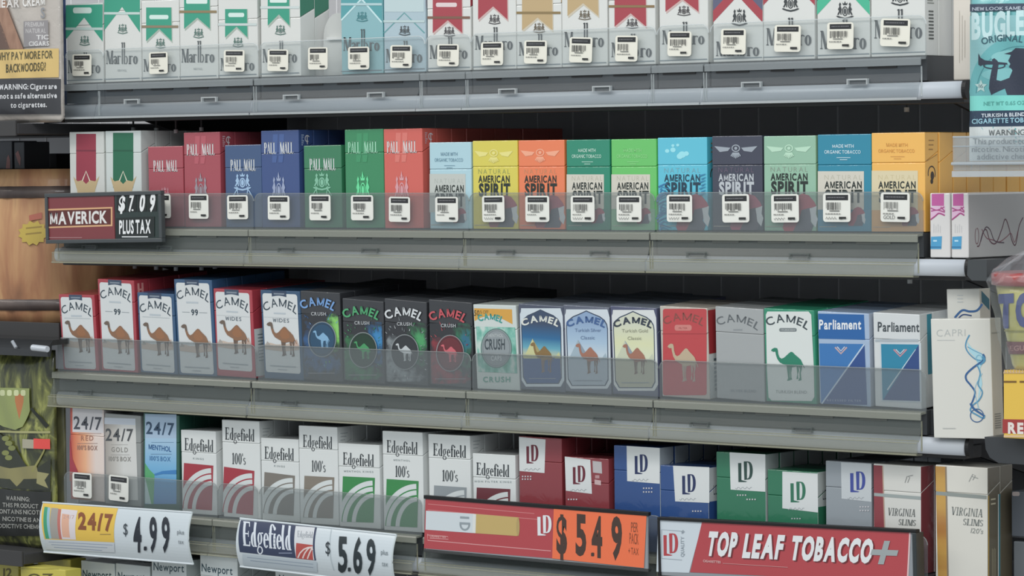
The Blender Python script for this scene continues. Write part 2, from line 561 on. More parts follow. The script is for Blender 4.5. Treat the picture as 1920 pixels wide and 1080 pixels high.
def smooth(pts, n=6):
    """rounds a run of points into a flowing line"""
    out = []
    P = [Vector(p) for p in pts]
    for i in range(len(P) - 1):
        a, b, c, d = P[max(i - 1, 0)], P[i], P[i + 1], P[min(i + 2, len(P) - 1)]
        for k in range(n):
            t = k / n
            out.append(tuple(.5 * ((2 * b) + (c - a) * t + (2 * a - 5 * b + 4 * c - d) * t * t + (3 * b - a - 3 * c + d) * t ** 3)))
    return out + [tuple(P[-1])]
# outlines of the printed animals and crests, in a unit box (x right, y up)
CAMEL_BODY = [(.0, .9), (.03, .95), (.10, .985), (.17, .97), (.19, .90), (.20, .80), (.235, .70), (.29, .66), (.36, .69), (.43, .76), (.50, .83), (.55, .865), (.60, .85), (.66, .78), (.74, .71), (.82, .63), (.86, .54), (.85, .46), (.80, .42), (.74, .44), (.66, .42), (.56, .40), (.47, .41), (.42, .46), (.33, .50), (.24, .55), (.17, .66), (.135, .78), (.12, .87), (.06, .865)]
CAMEL_LEGS = [[(.43, .46), (.53, .42), (.52, .28), (.515, .12), (.54, .02), (.44, .0), (.47, .08), (.455, .22), (.44, .34)],
              [(.53, .42), (.58, .42), (.555, .25), (.56, .1), (.585, .03), (.53, .04), (.53, .2)],
              [(.74, .5), (.86, .5), (.85, .36), (.82, .24), (.83, .12), (.84, .02), (.75, .0), (.79, .1), (.785, .24), (.80, .34), (.765, .42)],
              [(.70, .45), (.76, .45), (.77, .3), (.74, .2), (.75, .06), (.70, .05), (.725, .2)]]
CAMEL_TAIL = [(.85, .55), (.9, .46), (.93, .38), (.91, .38), (.88, .45), (.84, .5)]
def camel(a, x0, y0, x1, y1, m, legs=None, hump=None, part='emblem'):
    f = lambda p: (x0 + (x1 - x0) * p[0], y0 + (y1 - y0) * p[1])
    for l in CAMEL_LEGS: a.poly([f(p) for p in l], legs or m, part)
    a.poly([f(p) for p in CAMEL_TAIL], m, part)
    a.poly([f(p) for p in CAMEL_BODY], m, part)
    if hump:
        a.poly([f(p) for p in [(.40, .62), (.47, .76), (.55, .82), (.61, .78), (.7, .66), (.72, .56), (.6, .5), (.47, .52)]], hump, part)
def crest(a, cx, cy, w_, h_, m, part='emblem', inner=None):
    """shield between two rampant beasts under a crown, over a ribbon"""
    sg = -1 if a.px else 1
    f = lambda x, y: (cx + x * w_ / 2, cy + sg * y * h_ / 2)
    a.ring(cx, cy - sg * h_ * .06, w_ * .17, h_ * .27, w_ * .055, m, part, 18)
    a.ell(cx, cy - sg * h_ * .06, w_ * .085, h_ * .17, inner or m, part, 12)
    a.poly([f(-.22, .56), (f(.22, .56)), f(.3, .86), f(.12, .7), f(0, 1), f(-.12, .7), f(-.3, .86)], m, part)
    for k in (-1, 1):
        a.poly([f(k * p[0], p[1]) for p in [(.36, .1), (.5, .5), (.42, .66), (.56, .86), (.68, .62), (.62, .4), (.78, .1), (.66, -.1), (.86, -.5), (.7, -.52), (.52, -.2), (.5, -.5), (.38, -.5), (.42, -.1)]], m, part)
        a.poly([f(k * p[0], p[1]) for p in [(.0, -.82), (.5, -.72), (.8, -.6), (.98, -.66), (.84, -.78), (.5, -.9), (.0, -1.0)]], m, part)

# ================================================================== the shelving
BASE = {1: 0.1568, 2: 0.0, 3: -0.1583, 4: -0.3065, 5: -0.462}
NAMEROW = {1: 'top', 2: 'second', 3: 'third', 4: 'fourth', 5: 'lowest'}
WALL_Y = 0.31
slate = mat('#3c3c3e', 0.55)
dark = mat('#3b3a3a', 0.6)
black = mat('#0d0d0f', 0.5)
steel = mat('#c6ccd3', 0.32, 0.3)
b = MB()
b.box(-1.6, 2.3, WALL_Y, WALL_Y + 0.02, 0, 2.6, mat('#bcbcbe', 0.6))
x = un(1350, 240, WALL_Y).x - 49 * 0.049
while x < 2.3:                                         # upright seams of the back panel
    b.box(x, x + 0.0012, WALL_Y - 0.001, WALL_Y, 0.02, 2.58, mat('#e6e6e6', 0.5))
    x += 0.049
tag(b.build('wall_back'), kind='structure')
b = MB()
b.box(-1.6, 2.3, -3.6, WALL_Y + 0.02, -0.05, 0, pattern('shop_floor', [(0.3, '#8d8a84'), (0.7, '#a5a29b')], (6, 6, 6)))
tag(b.build('floor'), kind='structure')
SX0, SX1 = -0.152, 1.005
for r in (1, 2, 3, 4, 5):
    z = BASE[r] + ZB
    e = 0.036 if r in (4, 5) else 0.0
    root = empty('shelf', Matrix.Translation((0.43, 0.1, z - 0.0425)))
    tag(root, 'black metal shelf, the %s of the five cigarette shelves' % NAMEROW[r], 'shelf', 'cigarette shelves')
    b = MB()
    b.box(SX0 - .43, SX1 - .43 + e, -0.1, WALL_Y - 0.102, 0.012, 0.02, slate, 0.0008)
    b.build('shelf_board', root)
    b = MB()                                           # stiffening channel under the front edge
    b.box(SX0 - .43, SX1 - .43 + e, -0.098, -0.07, 0.0, 0.0118, dark, 0.0008)
    b.build('front_channel', root)
    for k in (0, 1):
        bx = (SX0 + 0.05, SX1 - 0.06)[k] - .43
        b = MB()
        b.prism([(-0.06, 0.0118), (WALL_Y - 0.102, 0.0118), (WALL_Y - 0.102, -0.05), (0.1, -0.03)], bx, bx + 0.004, dark)
        b.build('bracket', root)
    if r in (1, 2):                                    # screw heads under the shelf
        for q in ((250, 242), (293, 243), (330, 246), (378, 242), (1700, 205)) if r == 1 else ((253, 500), (293, 502), (330, 504), (378, 503), (403, 500), (1706, 527)):
            p = un(q[0], q[1], 0.03)
            zz = p.z - z + 0.0425
            b = MB()
            b.tube([(p.x - .43, -0.07, 0.0119), (p.x - .43, -0.07, zz)], 0.0011, dark)
            b.tube([(p.x - .43, -0.07, zz + .0018), (p.x - .43, -0.07, zz - .0022)], 0.0024, mat('#a5a6a5', 0.4))
            b.build('hook', root)

def curve_prof(pts, t):
    """offsets an open (y, z) line backwards into a sheet t thick"""
    V = [Vector(p) for p in pts]; back = []
    for k, p in enumerate(V):
        d = (V[min(k + 1, len(V) - 1)] - V[max(k - 1, 0)]).normalized()
        back.append(p + Vector((-d.y, d.x)) * t)
    return [tuple(p) for p in V] + [tuple(p) for p in reversed(back)]

# rails behind the plastic fronts, bare at the right-hand end
for r, xr, capx in ((1, 1806, 1), (2, 1812, 0), (3, 1812, 1), (4, 0, 0)):
    z = BASE[r] + ZB
    xe = un(xr, {1: 165, 2: 500, 3: 828}[r], -0.008).x if xr else SX1 + 0.034
    root = empty('shelf_rail', Matrix.Translation((SX0, 0, z - 0.031)))
    tag(root, 'silver metal rail along the front edge of the %s shelf' % NAMEROW[r], 'rail', 'shelf rails')
    b = MB()
    prof = [(-0.0025, -0.0075)] + [(-0.006 - 0.0045 * math.cos(math.radians(a)), 0.0075 * math.sin(math.radians(a))) for a in range(-90, 91, 15)] + [(-0.0025, 0.0075)]
    b.prism([(p[0], p[1]) for p in prof], 0.0, xe - SX0, steel)
    o = b.build('rail_tube', root)
    for f in o.data.polygons: f.use_smooth = abs(f.normal.x) < .5
    b = MB()
    b.prism([(p[0] * 1.12, p[1] * 1.15) for p in prof], xe - SX0, xe - SX0 + 0.004, black)
    b.build('end_cap', root)

lip_new = plastic('clear_lip', '#bfc6c8', 0.10)
lip_old = plastic('clear_lip_aged', '#8d9496', 0.24)
low_new = plastic('clear_label_strip', '#626c74', 0.16)
low_old = plastic('label_strip_aged', '#6c736f', 0.30)
rim_old = plastic('yellowed_rim', '#9f9e8a', 0.24)
ledge_new = plastic('clear_ledge', '#a3aaac', 0.42)
ledge_old = plastic('yellowed_ledge', '#a2a598', 0.5)
edge_new = plastic('clear_edge', '#dfe4e4', 0.4)
edge_old = plastic('yellowed_edge', '#b9b89c', 0.5)
lipedge_old = plastic('lip_edge_aged', '#a9aead', 0.35)
YLIP = -0.0045
floor_m = mat('#3d4043', 0.45, .2)
STICK = mat('#e6e4d8', 0.5)
random.seed(3)
def sticker(tray, tmw, q, tilt=0.0, note=None, tone='#e4e2d6', lift=0.0):
    """small rounded shelf ticket stuck to the lip; q = its box in photo pixels"""
    x0, y0, x1, y1 = q
    A, B = un(x0, y1, YLIP), un(x1, y0, YLIP)
    wd, hg = B.x - A.x, B.z - A.z
    mw = Matrix.Translation(((A.x + B.x) / 2, YLIP - 0.0003 - lift, (A.z + B.z) / 2 + ZB - ZB)) @ Matrix.Rotation(tilt, 4, 'Y')
    lo = tmw.inverted() @ mw
    sh = MB()
    r = 0.0026; pts = []
    for cx, cz, a in ((wd / 2 - r, hg / 2 - r, 0), (-wd / 2 + r, hg / 2 - r, 90), (-wd / 2 + r, -hg / 2 + r, 180), (wd / 2 - r, -hg / 2 + r, 270)):
        for k in range(4):
            t = math.radians(a + 30 * k)
            pts.append((cx + r * math.cos(t), cz + r * math.sin(t)))
    sh.slab(pts, -0.0003, 0.0002, mat(tone, 0.5))
    o = sh.build('price_sticker', tray)
    o.matrix_local = lo
    a = Art(o, -0.0003, px=False); a.root = o
    W, H = wd * 1000, hg * 1000
    a.rect(-W * .40, H * .44, W * .42, H * .25, '#26282a')
    xx = -W * .33
    while xx < W * .3:
        ww = random.uniform(.5, 1.6)
        a.rect(xx, H * .37, xx + ww, H * .33, '#77777a', 'small_print'); xx += ww + .5
    bx = -W * .38
    end = W * random.uniform(.05, .28)
    while bx < end:
        bw = random.choice((.35, .35, .6, .9))
        a.rect(bx, H * .18, bx + bw, -H * .08 + random.choice((0, 0, 1.2)), '#4a4a48', 'barcode')
        bx += bw + random.choice((.4, .5, .9))
    a.rect(-W * .25, -H * .10, W * .12, -H * .13, '#777772', 'barcode')
    xx = -W * .40
    for k in range(random.randint(4, 6)):
        ww = random.uniform(1.2, 3.0)
        if xx + ww > W * .36: break
        a.rect(xx, -H * .20, xx + ww, -H * .235, '#8b8a84', 'small_print'); xx += ww + .6
    if note == '~':                                    # a scribble in pen
        a.line([(-W * .38 + W * .4 * k / 12, -H * .37 + H * .05 * math.sin(k * 2.1 + hg * 9e4)) for k in range(13)], .45, '#4a4c50', 'small_print')
    elif note:
        a.text(note, -W * .38, -H * .40, W * .02, -H * .40, H * .12, '#3c3e40', bold=-.005, part='small_print')
    xx = W * random.uniform(.06, .16)
    for k in range(4):
        a.rrect(xx, -H * .32, xx + W * .07, -H * .39 - random.random() * .4, .3, '#2c2d2c', 'small_print'); xx += W * .065
    a.done()

def tray(r, x0, x1, ypx, label, stickers=(), extra=0.0, clips=True):
    z = BASE[r] + ZB
    X0, X1 = un(x0, ypx, YLIP).x, un(x1, ypx, YLIP).x
    mw = Matrix.Translation(((X0 + X1) / 2, 0, z))
    root = empty('shelf_tray', mw)
    tag(root, label, 'shelf tray', 'plastic tray fronts')
    hw = (X1 - X0) / 2
    new = r == 1
    lip, low, led, edg = (lip_new, low_new, ledge_new, edge_new) if new else (lip_old, low_old, ledge_old, edge_old)
    b = MB()                                           # upright clear lip with rounded top corners
    rr, ht = 0.008, 0.0358
    pts = [(-hw, -0.001), (hw, -0.001)] + [(hw - rr + rr * math.cos(math.radians(a)), ht - rr + rr * math.sin(math.radians(a))) for a in range(0, 91, 15)] + [(-hw + rr + rr * math.cos(math.radians(a)), ht - rr + rr * math.sin(math.radians(a))) for a in range(90, 181, 15)]
    b.slab(pts, YLIP, YLIP + 0.0012, lip)
    b.build('front_lip', root)
    b = MB()                                           # raised floor the packs slide on
    b.box(-hw + .0003, hw - .0003, -0.0025, WALL_Y - 0.004, -0.0222, -0.0003, floor_m)
    if extra: b.box(hw - .0004, hw + extra, 0.004, WALL_Y - 0.004, -0.0222, -0.0003, floor_m)
    b.build('tray_floor', root)
    b = MB()                                           # polished top edge of the lip catches light
    b.tube([(p[0], YLIP + 0.0006, p[1]) for p in pts[2:]], 0.0006, edg if new else lipedge_old, 6)
    b.build('lip_edge', root)
    b = MB()
    b.prism([(YLIP, -0.001), (-0.0128, -0.0018), (-0.0136, -0.0032), (-0.0136, -0.0085), (-0.0124, -0.0085), (-0.0124, -0.0036), (YLIP, -0.0030)], -hw, hw, led)
    b.build('ledge', root)
    b = MB()
    b.prism(curve_prof([(-0.0112, -0.0088), (-0.0128, -0.0155), (-0.0165, -0.026)] + ([(-0.0195, -0.0385)] if new else []), 0.0012), -hw, hw, low)
    b.build('label_strip', root)
    b = MB()
    if new:
        b.prism([(-0.0200, -0.0372), (-0.0200, -0.0394), (-0.013, -0.0394), (-0.013, -0.0385), (-0.0185, -0.0385)], -hw, hw, edg)
    else:
        b.prism([(-0.0163, -0.0262), (-0.0200, -0.0275), (-0.0208, -0.0385), (-0.0196, -0.0398), (-0.011, -0.0398), (-0.011, -0.0385), (-0.0192, -0.0380), (-0.0186, -0.0285), (-0.0163, -0.0277)], -hw, hw, rim_old)
    b.build('rim', root)
    if not new:
        for yy, zz, rr2 in ((-0.0163, -0.0266, .0005), (-0.0203, -0.0285, .0004), (-0.0207, -0.0388, .0008)):
            b = MB(); b.tube([(-hw, yy, zz), (hw, yy, zz)], rr2, edge_old, 6); b.build('rim_edge', root)
    for sgn in (-1, 1):                                # end edge of the moulding
        b = MB()
        xe = sgn * hw
        b.box(min(xe, xe - sgn * 0.001), max(xe, xe - sgn * 0.001), -0.0115, -0.0105, -0.036, -0.0095, edg)
        b.build('end_edge', root)
    xx = -hw + 0.012                                   # dark boxes paint the shade seen through slots under the ledge
    while xx < hw - 0.03:
        ww = random.uniform(0.024, 0.04)
        b = MB(); b.box(xx, min(xx + ww, hw - .006), -0.0118, -0.0108, -0.0106, -0.0086, black if new else mat('#565a55', .5)); b.build('slot_shade', root)
        xx += ww + random.uniform(0.012, 0.03)
    if clips:
        xx = -hw + 0.055
        while xx < hw - 0.03:
            b = MB()
            for (ax0, ax1, az0, az1) in ((-.011, .011, -.0205, -.0192), (-.011, -.0097, -.0245, -.0205), (.0097, .011, -.0245, -.0205)):
                b.box(xx + ax0, xx + ax1, -0.0172, -0.0140, az0, az1, edg if new else low)
            b.box(xx - .0092, xx + .0092, -0.0141, -0.0135, -0.0242, -0.0207, mat('#55595c', .5))
            b.build('clip_tab', root)
            xx += 0.116
    for q in stickers:
        sticker(root, mw, *q)
    return root

T1 = [((137, 101, 172, 143), .02), ((281, 97, 315, 139), .0), ((421, 93, 459, 135), .03), ((503, 92, 541, 134), .03), ((579, 88, 615, 131), .02), ((654, 87, 693, 131), .01), ((733, 84, 773, 128), .03), ((821, 82, 861, 125), .03), ((903, 78, 944, 123), .02), ((984, 75, 1026, 120), .03), ((1069, 69, 1111, 118), .05), ((1155, 66, 1196, 116), .03), ((1253, 58, 1297, 106), .03), ((1353, 53, 1399, 103), .03), ((1453, 46, 1502, 98), .03), ((1552, 41, 1601, 93), .02), ((1652, 34, 1707, 88), .05)]
s1 = [(q, t, None, '#e4e1d2', 0.0004) for q, t in T1]
PL = 'clear tray front, %s shelf, %s'
tray(1, 122, 193, 120, PL % ('top', 'short end piece before first green-roofed pack'), s1[:1])
tray(1, 193.5, 484, 115, PL % ('top', 'before the small green banners'), s1[1:3])
tray(1, 487, 796, 110, PL % ('top', 'before the empty lane and teal packs'), s1[3:7])
tray(1, 798, 882, 105, PL % ('top', 'single piece before first red banner pack'), s1[7:8])
tray(1, 884, 1230, 100, PL % ('top', 'before the two gold banner packs'), s1[8:12])
tray(1, 1232, 1328, 95, PL % ('top', 'single piece before last red banner pack'), s1[12:13])
tray(1, 1331, 1736, 85, PL % ('top', 'long piece before the big black crests'), s1[13:])
T2 = [((288, 364, 320, 409), .0), ((355, 364, 391, 410), .0), ((427, 366, 465, 411), -.01), ((503, 367, 543, 412), .0), ((581, 365, 620, 413), .0), ((659, 366, 700, 413), .0), ((730, 369, 769, 416), .01), ((817, 369, 859, 416), .0), ((905, 367, 946, 416), -.01), ((986, 367, 1030, 416), .0), ((1071, 367, 1115, 416), .0), ((1157, 367, 1203, 416), .0), ((1251, 365, 1298, 416), .0), ((1355, 364, 1405, 417), -.01), ((1447, 364, 1498, 417), -.01), ((1544, 362, 1595, 416), .0), ((1652, 361, 1706, 416), .01)]
s2 = [(q, t, {8: '~', 10: '~', 11: '~', 12: '~', 14: '~', 15: '~', 16: 'GOLD'}.get(k), '#e3e3da') for k, (q, t) in enumerate(T2)]
tray(2, 116, 475, 400, PL % ('second', 'behind the black price sign'), s2[:3])
tray(2, 477, 878, 400, PL % ('second', 'before green, orange red and ice blue packs'), s2[3:8])
tray(2, 880, 1227, 400, PL % ('second', 'before yellow, orange and two green packs'), s2[8:12])
tray(2, 1230, 1730, 400, PL % ('second', 'before sky blue to golden packs'), s2[12:])
tray(3, 108, 479, 660, PL % ('third', 'before six white packs with brown camels'))
tray(3, 483, 882, 670, PL % ('third', 'before black packs with medallions'))
tray(3, 885, 1233, 690, PL % ('third', 'before the packs with arched frames'))
tray(3, 1236, 1736, 710, PL % ('third', 'before red, silver, green and diagonal packs'), extra=.07)
tray(4, 120, 407, 910, PL % ('fourth', 'above the yellow and white price sign'), [((137, 888, 172, 932), .01, None, '#e2e2da'), ((205, 893, 241, 938), .03, None, '#e2e2da')], clips=False)
tray(4, 409, 483, 915, PL % ('fourth', 'single piece before tall red arc pack'), clips=False)
tray(4, 486, 790, 930, PL % ('fourth', 'before taupe and green arc packs'), clips=False)
tray(4, 803, 1240, 945, PL % ('fourth', 'behind the red and orange price sign'), clips=False)
tray(4, 1243, 1738, 960, PL % ('fourth', 'behind the long red tobacco sign'), clips=False)

# ================================================================== cigarette packs
W_ = '#d6d7d2'                                        # white card
def rx(a): return Matrix.Rotation(math.radians(a), 4, 'X')
def ry(a): return Matrix.Rotation(math.radians(a), 4, 'Y')
def rzm(a): return Matrix.Rotation(math.radians(a), 4, 'Z')
def pack_body(root, wd, d, h, m, sidem, lidh, topm=None, lidsm=None):
    """a hinge-lid box: body and lid are cut along a line that climbs towards the back"""
    def piece(name, prof):
        bm = bmesh.new()
        a = [bm.verts.new((-wd / 2, p[0], p[1])) for p in prof]
        b = [bm.verts.new((wd / 2, p[0], p[1])) for p in prof]
        n = len(prof)
        for k in range(n): bm.faces.new((a[k], a[(k + 1) % n], b[(k + 1) % n], b[k]))
        bm.faces.new(a); bm.faces.new(list(reversed(b)))
        bmesh.ops.recalc_face_normals(bm, faces=bm.faces)
        bmesh.ops.bevel(bm, geom=bm.edges[:], offset=0.0007, segments=2, affect='EDGES', profile=0.5)
        bm.normal_update()
        for f in bm.faces:
            f.material_index = 1 if abs(f.normal.x) > .8 else (2 if f.normal.z > .8 else 0)
        me = bpy.data.meshes.new(name)
        bm.to_mesh(me); bm.free()
        me.materials.append(m); me.materials.append(lidsm if lidsm and name == 'lid' else sidem); me.materials.append(topm or m)
        return link_mesh(name, me, root)
    if lidh:
        c = h - lidh
        return [piece('box', [(-d / 2, 0), (d / 2, 0), (d / 2, c + .010), (-d / 2, c)]),
                piece('lid', [(-d / 2 - .0001, c + .0003), (d / 2, c + .0103), (d / 2, h), (-d / 2 - .0001, h)])]
    return [piece('box', [(-d / 2, 0), (d / 2, 0), (d / 2, h), (-d / 2, h)])]
PACKS = {}
def pack(key, r, xl, wd, h, col, label, side=None, lidh=.024, d=.022, lean=0.0, roll=0.0, yaw=0.0, y0=0.0, lift=0.0, top=None, group=None, m=None, sm=None, lidside=None, cat='cigarette pack'):
    z = BASE[r] + ZB + 0.0002 + wd / 2 * abs(math.sin(math.radians(roll))) + lift
    mw = Matrix.Translation((xl + wd / 2, y0, z)) @ ry(roll) @ rzm(yaw) @ rx(lean) @ Matrix.Translation((0, d / 2, 0))
    root = empty('cigarette_pack', mw)
    tag(root, label, cat, group or 'packs on the %s shelf' % NAMEROW[r])
    mm = m or board(col)
    pack_body(root, wd, d, h, mm, sm or (board(side) if side else mm), lidh, board(top) if top else None, board(lidside) if lidside else None)
    PACKS[key] = (root, wd, d, h, mw, lidh)
    return root
def art(key, px=True, face='F'):
    root, wd, d, h, mw, _ = PACKS[key]
    if face == 'R':
        a = Art(root, -wd / 2, False, face='R', x0=-d / 2)
    elif face == 'T':
        a = Art(root, -h, False, face='T')
    else:
        a = Art(root, -d / 2 - .0001, px, x0=-wd / 2)
    a.mw = mw
    return a
def backs(key, n, label, group, gap=.0008, jitter=.0006):
    """the same packs again, queued behind the front one; only their boxes show"""
    root, wd, d, h, mw, _ = PACKS[key]
    for k in range(1, n + 1):
        c = root.copy()
        COL.objects.link(c)
        c.matrix_world = mw @ Matrix.Translation((random.uniform(-jitter, jitter), k * (d + gap), 0))
        c['label'] = label; c['group'] = group
        for ch in root.children:
            if ch.name.split('.')[0] in ('box', 'lid'):
                q = ch.copy(); COL.objects.link(q); q.parent = c
# ------------------------------------------------------------------ top shelf: white packs with roof, banner and crest
GR, RD, GD, TE = '#2a9c7f', '#a83c47', '#bda273', '#4f9fa5'
XL1 = [-0.1385, -0.0784, -0.0211, .0364, .0938, .1552, .2682, .3262, .3842, .4432, .4989, .5554, .6125, .6728, .7353, .7921, .8517, .9098]
PX1 = [(123, 193), (195, 263), (265, 335), (336, 407), (409, 482), (488, 562), (639, 717), (719, 797), (801, 882), (886, 967), (968, 1052), (1053, 1138), (1141, 1228), (1236, 1327), (1337, 1430), (1431, 1528), (1532, 1631), (1633, 1736)]
# key: style, height, colour, apex y, end y, crest y, wordmark baseline y, capital height, tear strip y, strip colour, label
TOPROW = [
 ('roof', .0865, GR, 33, 74, 76, 137, 24, 54, '#b9cfc9', 'short white pack with green roof top, first on the top shelf'),
 ('roof', .1005, GR, 13, 57, 54, 120, 25, 25, '#bcd0ca', 'tall white pack with green roof top and green crest, second on the top shelf'),
 ('ban', .0855, GR, 54, 77, 81, 134, 23, 50, '#8d7c62', 'short white pack with green banner and brown tear strip, before a tall one like it'),
 ('ban', .1000, GR, 33, 54, 62, 117, 25, 22, '#8f7a55', 'tall white pack with green banner and brown tear strip, its wordmark without a ticket'),
 ('ban', .0850, GR, 50, 70, 79, 132, 23, 46, '#c3cfcc', 'short white pack with the narrowest green banner and pale tear strip'),
 ('ban', .1000, GR, 27, 48, 56, 117, 25, 14, '#c6d2cf', 'tall white pack with green banner beside the empty lane'),
 ('teal', .1005, TE, -2, 38, 31, 95, 25, 8, '#a9c9cc', 'pale teal pack with darker teal roof, right after the empty lane'),
 ('pale', .0990, '#a9c4cb', 24, 62, 57, 117, 25, 40, '#b6cbcb', 'icy pale blue pack with a thin green chevron line'),
 ('ban', .0860, RD, 38, 62, 59, 110, 25, 33, '#7e5a48', 'white pack with long red banner and brown tear strip, first of the red ones'),
 ('ban', .0995, RD, 12, 37, 36, 93, 26, -10, '#7e5a48', 'white pack with red banner notch and no tear strip, before the gold ones'),
 ('ban', .0855, GD, 33, 57, 52, 104, 25, 24, '#8d774b', 'white pack with gold banner and dark gold tear strip'),
 ('ban', .1000, GD, 6, 30, 28, 88, 28, -12, '#8d774b', 'white pack with gold banner notch and no tear strip in view'),
 ('ban', .0855, RD, 25, 50, 44, 107, 27, 12, '#8a7048', 'white pack with red banner and gold tear strip, after the gold ones'),
 ('ban', .1000, RD, -2, 22, 20, 83, 26, -25, '#8a7048', 'white pack with small red banner corners, before the single tray piece'),
 ('band2', .0865, RD, -8, 42, 32, 105, 27, -30, '#8a7048', 'white pack with red and navy chevron and large black crest'),
 ('band', .0980, RD, -40, 10, 5, 85, 32, -40, '#8a7048', 'white pack with red corner stripes and a black crest cut by the photo edge'),
 ('band', .0870, '#38b58e', -25, 28, 19, 92, 34, -30, '#8a7048', 'white pack with bright green corner stripes and black crest'),
 ('plain', .1000, RD, -60, -30, -6, 72, 34, -50, '#8a7048', 'plain white pack with only the foot of a black crest, last on the top shelf'),
]
def wordmark(a, x0, x1, yb, hc, m):
    """tall condensed serif name with two very tall middle stems"""
    wd = x1 - x0
    a.text('Mar', x0, yb, x0 + wd * .46, yb - .0, hc, m, 'serif')
    for k in (0, 1):
        xx = x0 + wd * (.495 + .065 * k)
        a.rect(xx, yb - hc * 1.62, xx + wd * .032, yb, m, 'lettering')
        a.poly([(xx, yb - hc * 1.62), (xx - wd * .02, yb - hc * 1.56), (xx, yb - hc * 1.52)], m, 'lettering')
    a.ring(x0 + wd * .625, yb - hc * .3, wd * .055, hc * .31, wd * .03, m, 'lettering', a0=-110, a1=110)
    a.text('ro', x0 + wd * .71, yb, x1, yb, hc, m, 'serif')
for i, (st, h, c, ya, ye, yc, yb, hc, ys, sc, lab) in enumerate(TOPROW):
    xa, xb = PX1[i]
    wd = min(un(xb, 60).x - un(xa, 60).x, .0567) if i else .0575
    base = W_ if st not in ('teal', 'pale') else ('#83b4ba' if st == 'teal' else '#a9bfc8')
    key = 'a%d' % i
    pack(key, 1, XL1[i], wd, h, base, lab, top=c if st in ('roof', 'teal') else None, side=c if st == 'teal' else None, lidside={5: '#1f7a5e', 8: RD, 9: RD, 13: RD, 12: RD, 10: GD}.get(i), lidh=.040 if i == 5 else .024)
    a = art(key)
    xm = (xa + xb) / 2; w = xb - xa
    tk = '#5d6a68' if c == GR else ('#56615f' if i > 5 else '#6b7673')
    ec = {GR: '#57776e', RD: '#4d4a4c', GD: '#6a604f', TE: '#3f8288'}.get(c, '#4d5254')
    if st in ('roof', 'teal'):
        ytop = {0: 10, 1: -22, 6: -30}[i]
        a.poly([(xa + .5, ytop), (xb - .5, ytop - 2), (xb - .5, ye + 4), (xm, ya), (xa + .5, ye)], c)
        if st == 'teal':
            a.line([(xa + 1, ye), (xm, ya)], 3, '#bfe0e2'); a.line([(xm, ya), (xb - 1, ye + 4)], 3, '#bfe0e2')
        if i == 0: a.rrect(xa + 14, 14, xb - 21, 25, 4, '#cfe3da')
    elif st == 'ban':
        f0, f1 = {4: (.18, .74)}.get(i, (.13, .80)) if i != 5 else (.19, .73)
        x0, x1 = xa + w * f0, xa + w * f1
        xc = (x0 + x1) / 2
        yt = {2: 14, 4: 17}.get(i, -24)
        hl = {GR: '#a5b3a6', RD: '#c9a9a4', GD: '#c9bea6'}[c]
        a.poly([(x0 + 1.5, yt), (x1 + 1.5, yt), (x1 + 2.5, ye + 4), (xc + 1.5, ya + 4), (x0 + 1.5, ye + 4)], hl)
        a.poly([(x0, yt), (x1, yt), (x1 + 1, ye), (xc + 1, ya), (x0, ye)], c)
        if i in (2, 4): a.rrect(x0 + 6, ya - 26, x1 - 5, ya - 18, 3, '#cfe6dd')
        if i == 3: a.rrect(x0 + 4, -2, x1 - 4, 7, 2, '#d6e6df')
        if i == 5: a.rrect(x0 + 4, -3, x1 - 4, 5, 2, '#d6e6df')
        if i == 8: a.rrect(x0 + 6, 5, x1 - 9, 13, 3, '#ddc9c9')
    elif st == 'pale':
        a.line([(xa + 1, ye), (xm, ya), (xb - 1, ye)], 2.2, '#5e9ea0')
        a.poly([(xa + 2, ya - 30), (xb - 2, ya - 30), (xb - 2, ya - 2), (xa + 2, ya - 2)], '#b9cdcf')
    elif st in ('band', 'band2'):
        k = (ye - ya) / (w / 2); t = 26 if st == 'band' else 22
        c2 = {15: '#5c6070', 16: '#2c5a4e', 14: '#5d5f78'}[i]
        for sgn in (-1, 1):
            e = xa if sgn < 0 else xb
            a.poly([(xm, ya - t), (xm, ya - 2 * t), (e, ye - 2 * t), (e, ye - t)], c2)
            a.poly([(xm, ya), (xm, ya - t), (e, ye - t), (e, ye)], c)
    big = i >= 14
    crest(a, xm + (1 if not big else 3), yc, w * (.30 if not big else .34), (20 if not big else 34), ec if not big else '#3a3f41', inner=None if not big else '#55595a')
    if 0 < ys: 
        a.rect(xa + .5, ys - 2.3, xb - .5, ys + 2.3, sc, 'tear_strip')
    wordmark(a, xa + w * .06, xb - w * .06, yb, hc, '#42474a' if i > 7 else '#50585a')
    if i in (1, 3): a.text('MENTHOL', xm - 8, yb + 14, xm + 9, yb + 14, 4, '#a3a9a9')
    if i == 12: a.text('RED LABEL', xm - 24, yb + 10, xm + 24, yb + 10, 4.5, '#a9aaa8')
    yl = lambda x: 152 - (x - 120) * .0335
    a.quad((xa + .5, yl(xa)), (xb - .5, yl(xb)), (xb - .5, yl(xb) - 1.6), (xa + .5, yl(xa) - 1.6), '#74838a')
    a.done()
BK = 'edge of a %s pack queued behind the %s'
for i in (5, 8, 9, 12, 13): backs('a%d' % i, 1 if i == 5 else 2, BK % ({5: 'white and green', 8: 'white and red', 9: 'white and red', 12: 'white and red', 13: 'white and red'}[i], {5: 'tall pack beside the empty lane', 8: 'first red banner pack', 9: 'red banner pack without tear strip', 12: 'red pack after the gold ones', 13: 'pack with small red banner corners'}[i]), 'packs queued on the top shelf')
